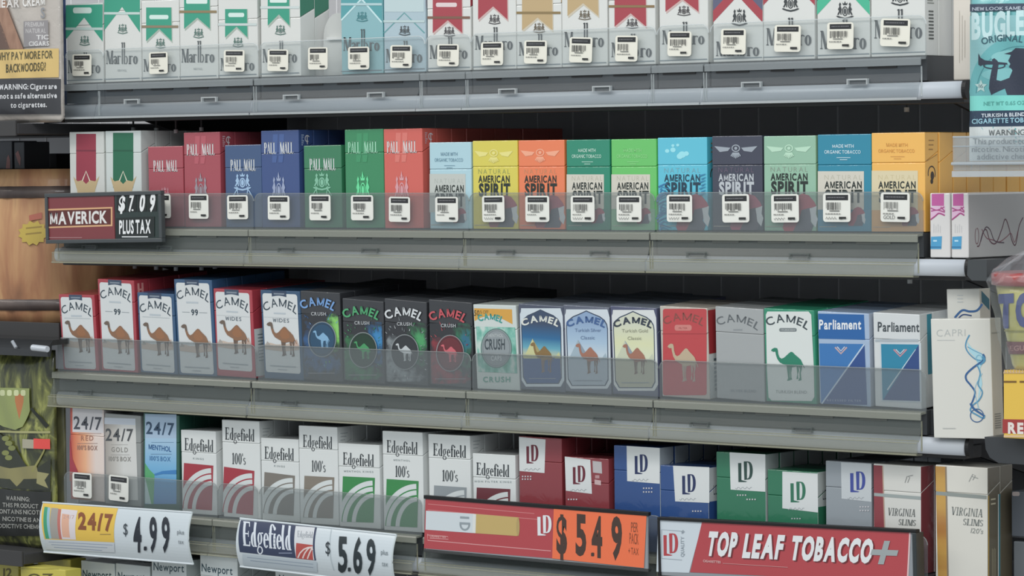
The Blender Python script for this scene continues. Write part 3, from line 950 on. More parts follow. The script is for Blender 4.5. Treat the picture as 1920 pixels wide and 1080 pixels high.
# the white spring pusher left standing in the empty lane
tr = [o for o in bpy.data.objects if o.get('label', '').endswith('before the empty lane and teal packs')][0]
YPU = .024
A, B_ = un(606, 30, YPU), un(606, 26, YPU)
wp, hp = .036, B_.z - BASE[1] - ZB
pts = [(0, 0), (wp, 0), (wp, hp)] + [(.020 - .020 * math.sin(math.radians(t)), hp - .026 + .026 * math.cos(math.radians(t))) for t in range(0, 91, 10)]
b = MB(); b.slab([(A.x - tr.location.x + p[0], p[1] + .0002) for p in pts], YPU, YPU + .012, mat('#c9cac6', .35, .3))
b.slab([(A.x - tr.location.x + .008, hp * .58), (A.x - tr.location.x + .034, hp * .58), (A.x - tr.location.x + .034, hp * .62), (A.x - tr.location.x + .008, hp * .62)], YPU - .004, YPU, mat('#d8d9d6', .35, .3))
b.build('pack_pusher', tr)
# printed sides on the column beside the empty lane and at the shelf end
a = art('a17', face='R')
a.text('Marlboro', 3, 60, 19, 60, 6, '#565b57', 'serif')
for k in range(5): a.rect(4, 56 - 2.2 * k, 17 - (k * 3) % 5, 55 - 2.2 * k, '#8b8f88', 'small_print')
for k in range(9): a.rect(6, 40 - 3 * k, 14, 38.6 - 3 * k, '#5a5e5a', 'barcode')
a.done()
backs('a17', 2, 'cream white pack side behind the last pack on the top shelf', 'packs queued on the top shelf')

# ------------------------------------------------------------------ second shelf
def pm(key, xl, wd, h, c, ink_c, lab, xt, yt, text_c='#d9dcdb', emblem='#9b8f98', tall=True):
    pack(key, 2, xl, wd, h, c, lab, roll=-.35)
    a = art(key, px=False)
    W, H = wd * 1000, h * 1000
    o = H - (100 if tall else 86)
    ty = 75.5 + o if tall else 59
    if tall:                                            # two pale stripes that fade behind the name
        for k in (0, 1):
            x0 = W * (.30 + .17 * k)
            a.quad((x0, ty - 1), (x0 + W * .13, ty - 1), (x0 + W * .155, 96 + o), (x0 + W * .025, 96 + o), ink_c)
            a.quad((x0 - W * .01, ty - 9), (x0 + W * .10, ty - 9), (x0 + W * .13, ty - 1.5), (x0, ty - 1.5), ink_c)
        a.text('PALL', W * .08, ty, W * .40, ty, 12.3, text_c, 'serif', track=.0)
        a.text('MALL', W * .50, ty, W * .86, ty, 12.3, text_c, 'serif', track=.0)
        crest(a, W * .46, 40, W * .44, 30, emblem)
        a.poly([(W * .46 - 1.4, 52), (W * .46 + 1.4, 52), (W * .46, 58)], emblem, 'emblem')
    else:
        a.text('PALL', W * .15, ty, W * .47, ty, 12.5, text_c, 'serif')
        a.text('MALL', W * .52, ty, W * .85, ty, 12.5, text_c, 'serif')
        crest(a, W * .48, 48 if key != 'b2' else 34, W * .5 if key != 'b2' else W * .3, 19, emblem)
        if key != 'b2':
         for k in (-1, 1):
            a.line([(W * .48 + k * W * .12, 42), (W * .48 + k * W * .26, 33)], 1.3, emblem, 'emblem')
            a.line([(W * .48 + k * W * .16, 43), (W * .48 + k * W * .12, 33)], 1.2, emblem, 'emblem')
    a.done()
pack('b0', 2, -.1363, .054, .1035, '#cfd1cb', 'tall white pack with wide maroon stripe and gold chevron above the black sign', roll=0)
pack('b1', 2, -.0795, .0545, .1038, '#cbd3cf', 'tall white pack with wide dark green stripe and gold chevron above the black sign', roll=0)
for key, (xs0, xs1), yt, c in (('b0', (143, 180), 251, '#9c3145'), ('b1', (212, 250), 249, '#1c6b4c')):
    a = art(key)
    a.rect(xs0, yt, xs1, 352, c)
    xm = (xs0 + xs1) / 2
    a.poly([(xm - 24, 331), (xm - 16, 340), (xm - 7, 338), (xm, 345), (xm + 7, 338), (xm + 17, 340), (xm + 25, 330), (xm + 17, 356), (xm + 14, 376), (xm - 14, 376), (xm - 17, 356)], '#c3ab7c', 'emblem')
    a.line([(xm - 7, 339), (xm, 321), (xm + 7, 339)], 2, '#e2dcc4', 'emblem')
    a.rect(xs0, 281, xs1, 284, '#7d2a3c' if c[1] == '9' else '#175a40', 'tear_strip')
    a.done()
    backs(key, 3 if key == 'b1' else 1, BK % ('white', 'maroon striped one' if key == 'b0' else 'green striped one'), 'packs queued on the second shelf')
PMR, PMB, PMG, PMO = '#a94450', '#33507f', '#2c8a58', '#d65c4e'
pm('b2', -.0136, .0525, .0862, PMR, '#c96673', 'short crimson pack with white capitals, partly behind the black price sign', 0, 0, tall=False, emblem='#c48892')
pm('b3', .0407, .0535, .1005, PMR, '#b95662', 'tall crimson pack with pale stripes and silver figures', 0, 0)
pm('b4', .1013, .0525, .0865, '#3a5680', '#5876a6', 'short slate blue pack with pale blue crest of two beasts', 0, 0, tall=False, emblem='#9fc0e0')
pm('b5', .1541, .0535, .1010, '#364f86', '#45619b', 'tall navy blue pack with white capitals and silver figures', 0, 0, emblem='#98a5c4')
pm('b6', .2145, .0520, .0848, '#2e7d55', '#3c9468', 'short dark green pack with white capitals and pale green crest', 0, 0, tall=False, emblem='#7fbf9f')
pm('b7', .2718, .0523, .1005, PMG, '#389664', 'tall green pack with pale green capitals and bright green figures', 0, 0, text_c='#9fdcb9', emblem='#5fe09a')
pm('b8', .3248, .0515, .1003, PMO, '#de7468', 'tall orange red pack with white capitals', 0, 0, emblem='#d99aa0')
for k, n, nm in (('b2', 1, 'short crimson one'), ('b3', 4, 'tall crimson one'), ('b4', 1, 'short slate blue one'), ('b5', 3, 'tall navy blue one'), ('b6', 1, 'short dark green one'), ('b7', 1, 'tall green one'), ('b8', 9, 'tall orange red one')):
    backs(k, n, BK % ({'b2': 'crimson', 'b3': 'dark crimson', 'b4': 'slate blue', 'b5': 'dark navy', 'b6': 'green', 'b7': 'bright green', 'b8': 'dark red'}[k], nm), 'packs queued on the second shelf')
for k in ('b3', 'b5', 'b8'):                           # side printing on the tall ones
    a = art(k, px=False, face='R')
    a.line([(13 + 3.2 * math.cos(t / 4), 92 + 3.2 * math.sin(t / 4)) for t in range(2, 22)], 1, '#d9d4d6', 'emblem')
    a.rect(12.4, 95, 13.6, 86, '#d9d4d6', 'emblem')
    for q in range(6): a.rect(4, 96 - 2 * q, 8 - q % 3, 95 - 2 * q, '#c9a4aa' if k != 'b5' else '#9fb0d0', 'small_print')
    a.done()

def chief(a, x, y, s, red, dk, pale):
    """profile bust with red feather headdress, pipe side to the right; s = pixel size"""
    f = lambda p: (x + p[0] * s, y + p[1] * s)
    a.poly([f(p) for p in [(-1.0, 1.3), (-.72, .2), (-.3, -.42), (.1, -.6), (.46, -.5), (.78, -.12), (.88, .12), (.5, .22), (.3, .42), (.0, .9), (-.25, 1.5), (-.9, 1.5)]], red, 'emblem')
    a.poly([f(p) for p in [(.06, .32), (.5, .2), (.62, .5), (.55, .95), (.72, 1.2), (.6, 1.5), (-.42, 1.5), (-.1, .9)]], dk, 'emblem')
    a.poly([f(p) for p in [(.5, .24), (.9, .1), (.86, .55), (.96, .82), (.84, 1.3), (.6, 1.0), (.56, .6)]], pale, 'emblem')
def nas(key, i, px, ytop, c, lab, panel=None, big=True, tc='#26302c', nat='#8c9a58', org=None, side=None, lidy=None, small=None, wings=None, red='#a8475a', dk='#5a5a68', pale='#c9ced0', pattern_m=None):
    xa, xb = px
    X0 = un(xa, ytop).x; wd = min(un(xb, ytop).x - X0, .0575)
    h = un((xa + xb) / 2, ytop).z - BASE[2] - ZB
    pack(key, 2, X0, wd, h, c, lab, side=side, lidh=h - (un((xa + xb) / 2, lidy).z - BASE[2] - ZB))
    a = art(key)
    w = xb - xa
    yb = 430 + (xa - 805) * .005
    if panel:
        py, pb, pcol, low = panel
        if low: a.rect(xa + .5, pb, xb - .5, yb, low)
        a.rect(xa + .5, py, xb - w * .13, pb, pcol)
    ty = (small or (347, 385))
    x0, x1 = xa + w * .13, xb - w * .17
    a.text('NATURAL', x0, ty[0] - 16, x1, ty[0] - 16, 9, nat, bold=-.01, track=.28)
    a.text('AMERICAN', x0, ty[0], x1, ty[0], 12.5, tc, bold=.035, track=.04)
    a.text('SPIRIT', x0 + 1, ty[1], x1 + 1, ty[1], 22, tc, bold=.045, track=.0)
    if big: chief(a, xb - w * .30, 383, w * .34, red, dk, pale)
    else: chief(a, xb - w * .26, 398, w * .17, red, dk, pale)
    if org:
        a.text('MADE WITH', xa + w * .28, org[0], xb - w * .32, org[0], 6.2, org[1], bold=.01)
        a.text('ORGANIC TOBACCO', xa + w * .13, org[0] + 11, xb - w * .19, org[0] + 11, 6.2, org[1], bold=.01)
        a.rect(xa + w * .36, org[0] + 18, xb - w * .38, org[0] + 19, org[1]); a.rect(xa + w * .42, org[0] + 22, xb - w * .44, org[0] + 23, org[1])
    if wings:
        xm = (xa + xb) / 2 - 2; y = ytop + 22
        for k in (-1, 1):
            a.poly([(xm + k * 10, y), (xm + k * w * .43, y - 3), (xm + k * w * .36, y + 4), (xm + k * w * .32, y + 8), (xm + k * 15, y + 6)], wings, 'emblem')
        a.ring(xm, y + 1, 8, 7, 2, wings, 'emblem'); a.ell(xm, y + 1, 3, 3, wings, 'emblem', 10)
        for k in range(-3, 4): a.line([(xm + k * 1.6, y + 9), (xm + k * 3.0, y + 20 - abs(k) * 1.4)], 2.1, wings, 'emblem')
    a.rect(xa + 4, yb - 9, xa + w * .36, yb - 8, '#b9b5a4', 'small_print')
    a.done()
CREAM = '#cfcabb'
nas('b9', 0, (805, 883), 267, '#abd0da', 'pale ice blue pack with cream panel beside the orange red pack', (326, 398, '#bfc4bd', None), False, org=(292, '#6f96a8'), lidy=318, nat='#a9b0a8', small=(360, 386))
nas('b10', 1, (886, 970), 264, '#d9cb3a', 'bright yellow pack with black lettering and a feathered profile', lidy=313, side='#e3cf2e', wings='#e6dc7a', small=(342, 367))
nas('b11', 2, (972, 1058), 263, '#ee7a45', 'orange pack with black lettering and a feathered profile', lidy=313, side='#ee7f3c', wings='#f6a581', nat='#c98d63', small=(342, 367))
nas('b12', 3, (1062, 1143), 262, '#138a6c', 'dark green pack with cream panel beside the orange one', (327, 392, CREAM, '#2a8069'), False, org=(285, '#bfe3d2'), lidy=313, side='#0f8a66', nat='#b3b09c', small=(355, 381))
nas('b13', 4, (1146, 1230), 261, '#5fc45e', 'grass green pack with cream panel, second of the two green ones with panels', (327, 392, CREAM, '#7fb68b'), False, org=(285, '#8fdc8a'), lidy=313, side='#68d860', nat='#b3b09c', small=(355, 381))
nas('b14', 5, (1233, 1329), 258, '#4fc0d8', 'bright sky blue pack with blue bubbles and a feathered profile', lidy=310, side='#3fb9cf', nat='#78a9b5', tc='#1f3f52', red='#b0475a', small=(340, 365))
nas('b15', 6, (1335, 1429), 255, '#3d4152', 'dark navy pack with silver wings and white lettering', lidy=310, wings='#9aa3ad', tc='#b9bfc4', nat='#6f5f74', red='#b04c66', dk='#55505e', small=(339, 364))
nas('b16', 7, (1432, 1531), 255, '#8fbb9f', 'sage green pack with pale wings and black lettering', lidy=309, wings='#b5dcc0', nat='#8c9a8a', red='#b24556', small=(338, 363), side='#94b98a')
nas('b17', 8, (1533, 1633), 252, '#0d87a3', 'deep teal pack with cream panel and white lettering on its lid', (321, 393, CREAM, '#3a8aa6'), False, org=(277, '#cfe6ee'), lidy=310, side='#1aa0bd', nat='#b3b09c', small=(353, 379))
nas('b18', 9, (1634, 1734), 249, '#f2b545', 'golden yellow pack with cream panel at the end of the second shelf', (320, 394, '#d9cba3', '#dba765'), False, org=(275, '#d6993c'), lidy=306, side='#e3a832', nat='#c9b98a', small=(353, 379))
a = art('b14')                                         # bubbles and blue brush marks on the sky blue pack
for x, y, r in ((1251, 283, 4), (1262, 281, 5), (1279, 290, 7), (1287, 288, 5), (1262, 273, 3), (1271, 272, 3), (1275, 293, 6)): a.ell(x, y, r, r * .9, '#93e0ea', 'emblem', 14)
for k in range(16):
    y = 345 + k * 5.4
    a.line([(1235 + 4 * math.sin(k), y + 6), (1243 + 3 * math.cos(k * 2), y), (1252 + 8 * abs(math.sin(k * 1.7)), y + 7 * math.sin(k))], 3.4, '#2f86b5' if k % 2 else '#2a74a8', 'emblem', 1)
for k in range(7): a.line([(1312 + 4 * (k % 2), 330 + k * 6), (1324, 326 + k * 6)], 3, '#2c83ae', 'emblem', 1)
a.done()
for k in ('b14', 'b18'):
    a = art(k, px=False, face='R')
    a.ring(11, 52, 6.5, 7, 1.3, '#4a3a2a', 'emblem', a0=-30, a1=200); a.ell(12, 50, 3, 4, '#3a2f28', 'emblem', 12); a.ell(11, 45, 2.4, 2.4, '#3a2f28', 'emblem', 10)
    for q in range(3): a.rect(6, 82 - 4 * q, 15 - q, 81 - 4 * q, '#a5762c', 'small_print')
    a.line([(2, 63), (20, 69)], .7, '#a9792a', 'lid_seam')
    a.done()
for k, n, c, nm in (('b9', 1, 'pale blue', 'ice blue one'), ('b10', 2, 'yellow', 'bright yellow one'), ('b11', 1, 'orange', 'orange one'), ('b12', 1, 'dark green', 'dark green one'), ('b13', 1, 'grass green', 'grass green one'), ('b14', 1, 'sky blue', 'sky blue one'), ('b16', 1, 'sage green', 'sage green one'), ('b17', 1, 'deep teal', 'deep teal one'), ('b18', 7, 'golden yellow', 'golden one at the shelf end')):
    backs(k, n, BK % (c, nm), 'packs queued on the second shelf', gap=.0015 if k == 'b18' else .0008)

# ------------------------------------------------------------------ third shelf: they lean a little forward
LEAN = 3.6
def pack3(key, xt, xb_, xr, ytop, c, lab, **k):
    """xt: top-left x, xb_: bottom-left x, xr: top-right x in the photograph"""
    s_, c_ = math.sin(math.radians(LEAN)), math.cos(math.radians(LEAN))
    h = .0865
    for _ in range(4):
        P = un(xt, ytop, -h * s_); h = (P.z - BASE[3] - ZB) / c_
    Bx = un(xb_, 694 + (xb_ - 110) * .045).x
    roll = math.degrees(math.atan2(P.x - Bx, h))
    wd = min(k.pop('wmax', .0562), un(xr, ytop, -h * s_).x - P.x)
    return pack(key, 3, Bx, wd, h, c, lab, lean=LEAN, roll=roll, **k)
INK_D = '#3a4a55'
def camelpack(key, xt, xb_, xr, yt, box, lab, n99=False, wides=False, zbase=0.0, side=None):
    pack3(key, xt, xb_, xr, yt, box, lab, side=side)
    a = art(key, px=False)
    W, H = PACKS[key][1] * 1000, PACKS[key][3] * 1000
    lo = zbase
    a.rrect(W * .05, H * .965, W * .93, H * .022 + lo, 3.0, '#d4d8d8')
    a.rect(W * .29, H - .2, W * .66, H - 6.5, '#33455f' if box[1] == '2' else '#3d4f66')
    a.rect(W * .34, H - 2.6, W * .61, H - 4.2, '#7f8b99')
    a.poly([(W * .29, H - 6.5), (W * .66, H - 6.5), (W * .56, H - 5.6), (W * .475, H - 5.3), (W * .39, H - 5.6)], '#d4d8d8')
    top = H - 20.0
    a.text('CAMEL', W * .11, top - 2.8, W * .88, top - 4.2, 8.4, INK_D, bold=.008, track=.1, arc=.62)
    if n99:
        a.rect(W * .30, top - 3.6, W * .62, top - 5.4, '#b8c2c8', 'small_print')
        a.text('99', W * .42, top - 18, W * .60, top - 18, 6, INK_D, bold=.03)
        a.rect(W * .18, top - 14.8, W * .38, top - 15.3, '#8b959b', 'small_print'); a.rect(W * .63, top - 14.8, W * .84, top - 15.3, '#8b959b', 'small_print')
    elif wides:
        a.rect(W * .32, top - 3, W * .62, top - 4.6, '#b8c2c8', 'small_print')
        a.text('WIDES', W * .29, top - 13, W * .70, top - 13, 3.9, '#5d6a74', bold=.012, track=.15)
        a.rect(W * .06, top - 8.0, W * .92, top - 8.3, '#c0c6c9', 'small_print')
    else:
        a.rect(W * .32, top - 2.6, W * .62, top - 4.6, '#b8c2c8', 'small_print')
        a.rect(W * .12, top - 6.0, W * .86, top - 6.4, '#a6b2b6', 'small_print')
    z0 = 19.5 + lo
    a.poly([(W * .06, z0 + 12), (W * .2, z0 + 13.5), (W * .34, z0 + 12), (W * .6, z0 + 12.8), (W * .75, z0 + 15), (W * .92, z0 + 12.4), (W * .92, z0 + 7.5), (W * .5, z0 + 5), (W * .06, z0 + 6.5)], '#c9b7a7', 'emblem')
    a.poly([(W * .08, z0 + 11), (W * .12, z0 + 15), (W * .17, z0 + 13), (W * .2, z0 + 11)], '#a9a29a', 'emblem')
    a.poly([(W * .78, z0 + 11), (W * .87, z0 + 19), (W * .93, z0 + 11)], '#c4a999', 'emblem')
    camel(a, W * .13, z0, W * .93, z0 + 36, '#8f6749', '#6f5a4c', '#9c6a44')
    a.poly([(W * .13 + W * .8 * p[0], z0 + 36 * p[1]) for p in [(.0, .9), (.03, .95), (.10, .985), (.17, .97), (.19, .90), (.2, .8), (.17, .78), (.135, .82), (.12, .87), (.06, .865)]], '#6f5f52', 'emblem')
    a.rect(W * .17, 9.6 + lo, W * .83, 8.6 + lo, '#a9b1b6', 'small_print'); a.rect(W * .36, 6.0 + lo, W * .60, 5.2 + lo, '#b4babd', 'small_print')
    a.done()
CR, CB = '#ae3340', '#2d567c'
camelpack('c0', 110, 119, 183, 552, CR, 'short red pack with white front and brown camel, first on its shelf')
camelpack('c1', 183, 191, 257, 525, CR, 'tall red pack with white front, brown camel and the figure 99', n99=True)
camelpack('c2', 257, 264, 326, 550, CB, 'short blue pack with white front and brown camel')
camelpack('c3', 326, 336, 400, 524, CB, 'tall blue pack with white front, brown camel and the figure 99', n99=True)
camelpack('c4', 400, 407, 483, 543, CR, 'wide red pack with white front and brown camel', wides=True, zbase=5)
camelpack('c5', 488, 496, 563, 545, '#2d5274', 'wide blue pack with white front and brown camel', wides=True, zbase=5)
for k, n, c, nm in (('c0', 2, 'red', 'first red camel pack'), ('c1', 4, 'red', 'tall red camel pack'), ('c2', 2, 'blue', 'short blue camel pack'), ('c3', 4, 'blue', 'tall blue camel pack'), ('c4', 4, 'red', 'wide red camel pack'), ('c5', 3, 'dark blue', 'wide blue camel pack')):
    backs(k, n, BK % (c, nm), 'packs queued on the third shelf')
a = art('c1', px=False, face='R')
for k in range(2): a.rect(5 + 6 * k, 97, 8 + 6 * k, 82, '#d98d88', 'small_print')
a.rect(5, 91, 14, 89, '#d98d88', 'small_print'); a.done()
for k in ('c4', 'c5'):
    a = art(k, px=False, face='R')
    a.rect(.8, 52, 21, 2, '#cfd5d3')
    for q in range(9): a.rect(6, 46 - 3.4 * q, 16 - q % 3, 45 - 3.4 * q, '#6b7f85', 'small_print')
    a.done()
# black packs with a medallion: splashes of colour thrown over black
def crush(key, xt, xb_, xr, yt, tc, c1, c2, c3, med, cam_c, lab, cx, cy, cx0, cx1, cyb, ry_=33):
    pack3(key, xt, xb_, xr, yt, '#34363a', lab, top='#55595e')
    a = art(key)
    w = xr - xt
    yb = 694 + (xb_ - 110) * .045
    rnd = random.Random(key)
    L = lambda y: xt + (xb_ - xt) * (y - yt) / (yb - yt)
    cxl, czl = a.P(cx, cy)
    cm = clouds('crush_' + key, '#313337', [(cxl - .014, czl - .012, .016, .026, c1), (cxl + .004, czl - .026, .02, .010, c1), (cxl + .017, czl + .010, .013, .022, c2), (cxl + .019, czl + .013, .008, .014, c3)])
    a.quad((L(yb - 6) + 2, yb - 6), (L(yb - 6) + w - 3, yb - 6), (xr - 3, yt + 40), (L(yt + 40) + 2, yt + 40), cm, 'splash')
    for k in range(46):
        ang = rnd.uniform(0, 2 * math.pi); rr = rnd.uniform(1.05, 1.75)
        x = cx + 28 * rr * math.cos(ang); y = cy + ry_ * 1.1 * rr * math.sin(ang)
        if not (L(y) + 4 < x < L(y) + w - 5 and yt + 34 < y < yb - 14): continue
        m = rnd.choice((c1, c1, c2 if x > cx else c1, tc))
        ln = rnd.uniform(2.5, 7)
        a.line([(x, y), (x + ln * math.cos(ang) * .8, y + ln * math.sin(ang))], rnd.uniform(.8, 2.4), m, 'splash', .3)
    a.ell(cx, cy, 26, ry_, med, 'emblem')
    a.ring(cx, cy, 26.5, ry_ + .5, 1.6, '#8a9092', 'emblem')
    a.ring(cx, cy, 23.5, ry_ - 3.5, .8, '#2b2f33', 'emblem')
    camel(a, cx - 17, cy + 17, cx + 17, cy - 17, cam_c)
    a.text('CAMEL', cx0, cyb - 3, cx1, cyb, 15, tc, bold=.03, track=.08, arc=.6)
    a.text('CRUSH', (cx0 + cx1) / 2 - 13, cyb + 8, (cx0 + cx1) / 2 + 15, cyb + 8.5, 6, '#a9adb0', bold=.03, track=.05)
    a.rect(L(yb) + 10, yb - 16, L(yb) + w - 14, yb - 14.6, '#85858a', 'small_print')
    a.done()
crush('c6', 563, 569, 637, 548, '#6f9fd8', '#2f5b8c', '#58a04a', '#86cf5e', '#27506e', '#7fb2d6', 'dark pack with blue name, green cloud and blue medallion', 605, 636, 569, 626, 583)
crush('c7', 642, 645, 719, 564, '#45a66c', '#2f7a48', '#1f6aa0', '#2a86c0', '#23402f', '#3f9a5e', 'black pack with green name and dark green medallion', 682, 656, 649, 709, 600)
crush('c8', 721, 723, 803, 565, '#d3d8da', '#8d9699', '#2f7a4c', '#43a060', '#33373b', '#c3c9cb', 'black pack with white name and dark medallion with a pale camel', 760, 660, 728, 789, 602)
crush('c9', 804, 807, 886, 566, '#c94f58', '#94303a', '#2a7d56', '#256b86', '#6e2c33', '#d2606a', 'black pack with red name and red medallion', 845, 662, 811, 871, 605, 34)
for k, n, c, nm in (('c6', 5, 'dark', 'blue medallion pack'), ('c7', 4, 'black', 'green medallion pack'), ('c8', 5, 'black', 'white lettered medallion pack'), ('c9', 5, 'black', 'red medallion pack')):
    backs(k, n, BK % (c, nm), 'packs queued on the third shelf')
# white and green special offer pack
pack3('c10', 887, 895, 967, 571, '#ccd5d0', 'white and mint pack with orange offer flash and grey medallion', lidh=.024)
a = art('c10')
a.poly([(889, 578), (960, 580), (961, 608), (946, 600), (930, 593), (915, 592), (900, 596), (890, 602)], '#d9a02e')
a.text('50', 889, 592, 899, 592, 10, '#54461f', bold=.02)
a.text('% OFF', 900, 588, 916, 588, 6, '#6b5520')
a.text('CAMEL', 899, 603, 941, 606, 11, '#2f9a90', bold=.04, arc=.5)
a.poly([(893, 612), (966, 614), (970, 700), (897, 697)], pattern('mint_splash', [(0.35, '#4f9f88'), (0.5, '#7cbfae'), (0.62, '#c3d6cd')], (90, 90, 60)))
a.ell(931, 653, 29, 37, '#8f989b', 'emblem'); a.ring(931, 653, 29.5, 37.5, 2, '#5d8078', 'emblem'); a.ring(931, 653, 25.5, 33.5, .8, '#6d777a', 'emblem')
a.text('CRUSH', 909, 655, 947, 655, 19, '#3f4a50', bold=.02)
a.text('MENTHOL', 916, 632, 944, 632, 6, '#b5bdbd', bold=.02); a.text('CAPS', 921, 676, 941, 676, 9, '#c9cfcf', bold=.02)
a.text('CRUSH', 906, 716, 957, 716, 9.5, '#55a38e', bold=.02, track=.15)
a.done()
# three packs with an arched window
def arch(key, xt, xb_, xr, yt, box, panel, sky, name_c, lab, cam_c, sand, n2=None, pyr='#c9c98f'):
    pack3(key, xt, xb_, xr, yt, box, lab, top='#8a94a3')
    a = art(key)
    yb = 694 + (xb_ - 110) * .045
    w = xr - xt
    L = lambda y: xt + (xb_ - xt) * (y - yt) / (yb - yt)
    q = lambda u, y: (L(y) + u * w, y)
    a.poly([q(.05, yt + 12), q(.06, yt + 5), q(.94, yt + 5), q(.96, yt + 12), q(.985, yt + 20), q(.985, yb - 20), q(.90, yb - 8), q(.12, yb - 8), q(.03, yb - 20), q(.03, yt + 16)], panel)
    out = [q(.06, yb - 26), q(.14, yb - 13), q(.86, yb - 13), q(.93, yb - 24), q(.945, yt + 42), q(.93, yt + 33), q(.88, yt + 25), q(.78, yt + 18), q(.64, yt + 13), q(.49, yt + 7), q(.34, yt + 13), q(.20, yt + 18), q(.10, yt + 25), q(.055, yt + 33), q(.05, yt + 42)]
    a.poly(out, '#3c4a60')
    z = lambda p: (q(.5, (yt + yb) / 2)[0] + (p[0] - q(.5, (yt + yb) / 2)[0]) * .955, (yt + yb) / 2 + 2 + (p[1] - (yt + yb) / 2 - 2) * .972)
    a.poly([z(p) for p in out], sky)
    hz = yt + 98
    a.poly([z(q(.055, hz)), z(q(.3, hz - 1)), z(q(.6, hz + 1)), z(q(.93, hz - 1)), z(q(.93, yb - 24)), z(q(.86, yb - 13)), z(q(.14, yb - 13)), z(q(.06, yb - 26))], sand)
    a.poly([q(.09, hz + 1), q(.30, hz - 36), q(.55, hz + 1)], pyr, 'emblem'); a.poly([q(.30, hz - 36), q(.40, hz + 1), q(.55, hz + 1)], '#a89a62' if pyr == '#c9c98f' else '#8d9aa6', 'emblem')
    a.poly([q(.78, hz + 1), q(.88, hz - 11), q(.92, hz + 1)], pyr, 'emblem')
    camel(a, q(.24, hz)[0], hz + 28, q(.80, hz)[0], hz - 30, cam_c, '#7b6252')
    a.text('CAMEL', q(.10, yt + 40)[0], yt + 39, q(.87, yt + 40)[0], yt + 39.5, 11.5, name_c, bold=.04, track=.08, arc=.55)
    if n2: a.text(n2[0], q(.24, yt + 50)[0], yt + 47, q(.80, yt + 50)[0], yt + 47, 6, n2[2], part='small_print'); a.text(n2[1], q(.36, yt + 60)[0], yt + 61, q(.66, yt + 60)[0], yt + 61, 6, n2[2], part='small_print')
    a.rect(q(.2, yb - 22)[0], yb - 24, q(.8, yb - 22)[0], yb - 22.8, '#8b97a5', 'small_print')
    a.done()
def skyfade(name, stops):
    return ramp(name, 2, .03, .07, stops)
arch('c11', 972, 976, 1056, 573, '#4a5266', '#ccd7de', skyfade('night_sky', [(0, '#e6d58c'), (.3, '#5fa9bd'), (.55, '#1f6a9c'), (.9, '#3b4c68')]), '#d9dcd4', 'pack with deep blue arched window, pyramid and camel', '#8a6d3d', '#2f5590')
arch('c12', 1056, 1060, 1144, 575, '#5b6274', '#cfd8de', skyfade('pale_sky', [(0, '#d0dadd'), (.5, '#a5c1d8'), (1, '#8aa6c8')]), '#3f6398', 'pack with pale blue arched window, pyramid and camel', '#a5705a', '#a8b6c2', ('Turkish Silver', 'Classic', '#6b83a5'), '#9fb4c0')
arch('c13', 1144, 1149, 1231, 576, '#4d5270', '#d7dbda', skyfade('cream_sky', [(0, '#d5ddc3'), (.5, '#d9dcae'), (1, '#cfd3bd')]), '#343e4c', 'pack with cream arched window and camel', '#a5705a', '#b7b79f', ('Turkish Gold', 'Classic', '#9a9b85'), '#c5cbb0')
for k, n, c, nm in (('c10', 2, 'white', 'offer pack'), ('c11', 4, 'grey blue', 'deep blue arched pack'), ('c12', 5, 'grey blue', 'pale blue arched pack'), ('c13', 4, 'grey blue', 'cream arched pack')):
    backs(k, n, BK % (c, nm), 'packs queued on the third shelf')
# red, silver and green camel packs
pack3('c14', 1237, 1242, 1326, 576, '#bdb5a9', 'red pack with pale camel outline and sandy edges', side='#c4bcae')
a = art('c14'); a.rrect(1243, 579, 1325, 741, 4, board('#c23a3e'))
a.text('CAMEL', 1248, 610, 1317, 612, 14, '#8a4a42', bold=.01, track=.08, arc=.6)
a.rrect(1265, 609, 1297, 620, 4, '#d07f77'); a.text('FILTER', 1273, 617, 1289, 617, 3.5, '#a9544e', bold=.02)
a.rect(1241, 625.5, 1326, 626.3, '#9a2c33', 'lid_seam')
camel(a, 1252, 716, 1314, 643, '#bfab8c', '#b39a86')
a.done()
a = art('c14', px=False, face='R'); a.rect(.8, 84, 21, 43, '#a8252c'); a.rect(.8, 42.5, 21, 1, '#d0d5d2')
for q in range(8): a.rect(8, 38 - 4 * q, 15, 35.6 - 4 * q, '#5c6f77', 'barcode')
a.done()
pack3('c15', 1341, 1344, 1431, 578, '#a2a6a6', 'plain silver grey pack with dark grey name')
a = art('c15'); a.text('CAMEL', 1348, 611, 1420, 620, 14, '#62686b', bold=.01, track=.08, arc=.6)
a.rect(1375, 617, 1392, 620, '#8d9294', 'small_print'); a.text('SILVER BLEND', 1370, 735, 1418, 736, 5, '#83898d', bold=.01, track=.1, part='small_print'); a.done()
pack3('c16', 1432, 1437, 1526, 580, '#1f8f6c', 'white pack with green edges and a solid green camel', side='#2c9d78')
a = art('c16'); a.poly([(1436, 590), (1439, 584), (1516, 584), (1521, 590), (1526, 690), (1527, 744), (1522, 752), (1447, 751), (1441, 745), (1438, 690)], '#d6dcd8')
a.text('CAMEL', 1441, 612, 1513, 619, 14.5, '#3f4b50', bold=.02, track=.08, arc=.6)
a.rrect(1461, 615, 1494, 622, 3, '#7d8687'); a.text('TURKISH', 1465, 620.5, 1490, 620.5, 3.6, '#aab0b0', bold=.02)
camel(a, 1446, 714, 1514, 651, '#1d8265')
a.text('TURKISH BLEND', 1455, 737, 1513, 738, 5.5, '#98a09f', bold=.01, track=.12, part='small_print'); a.done()
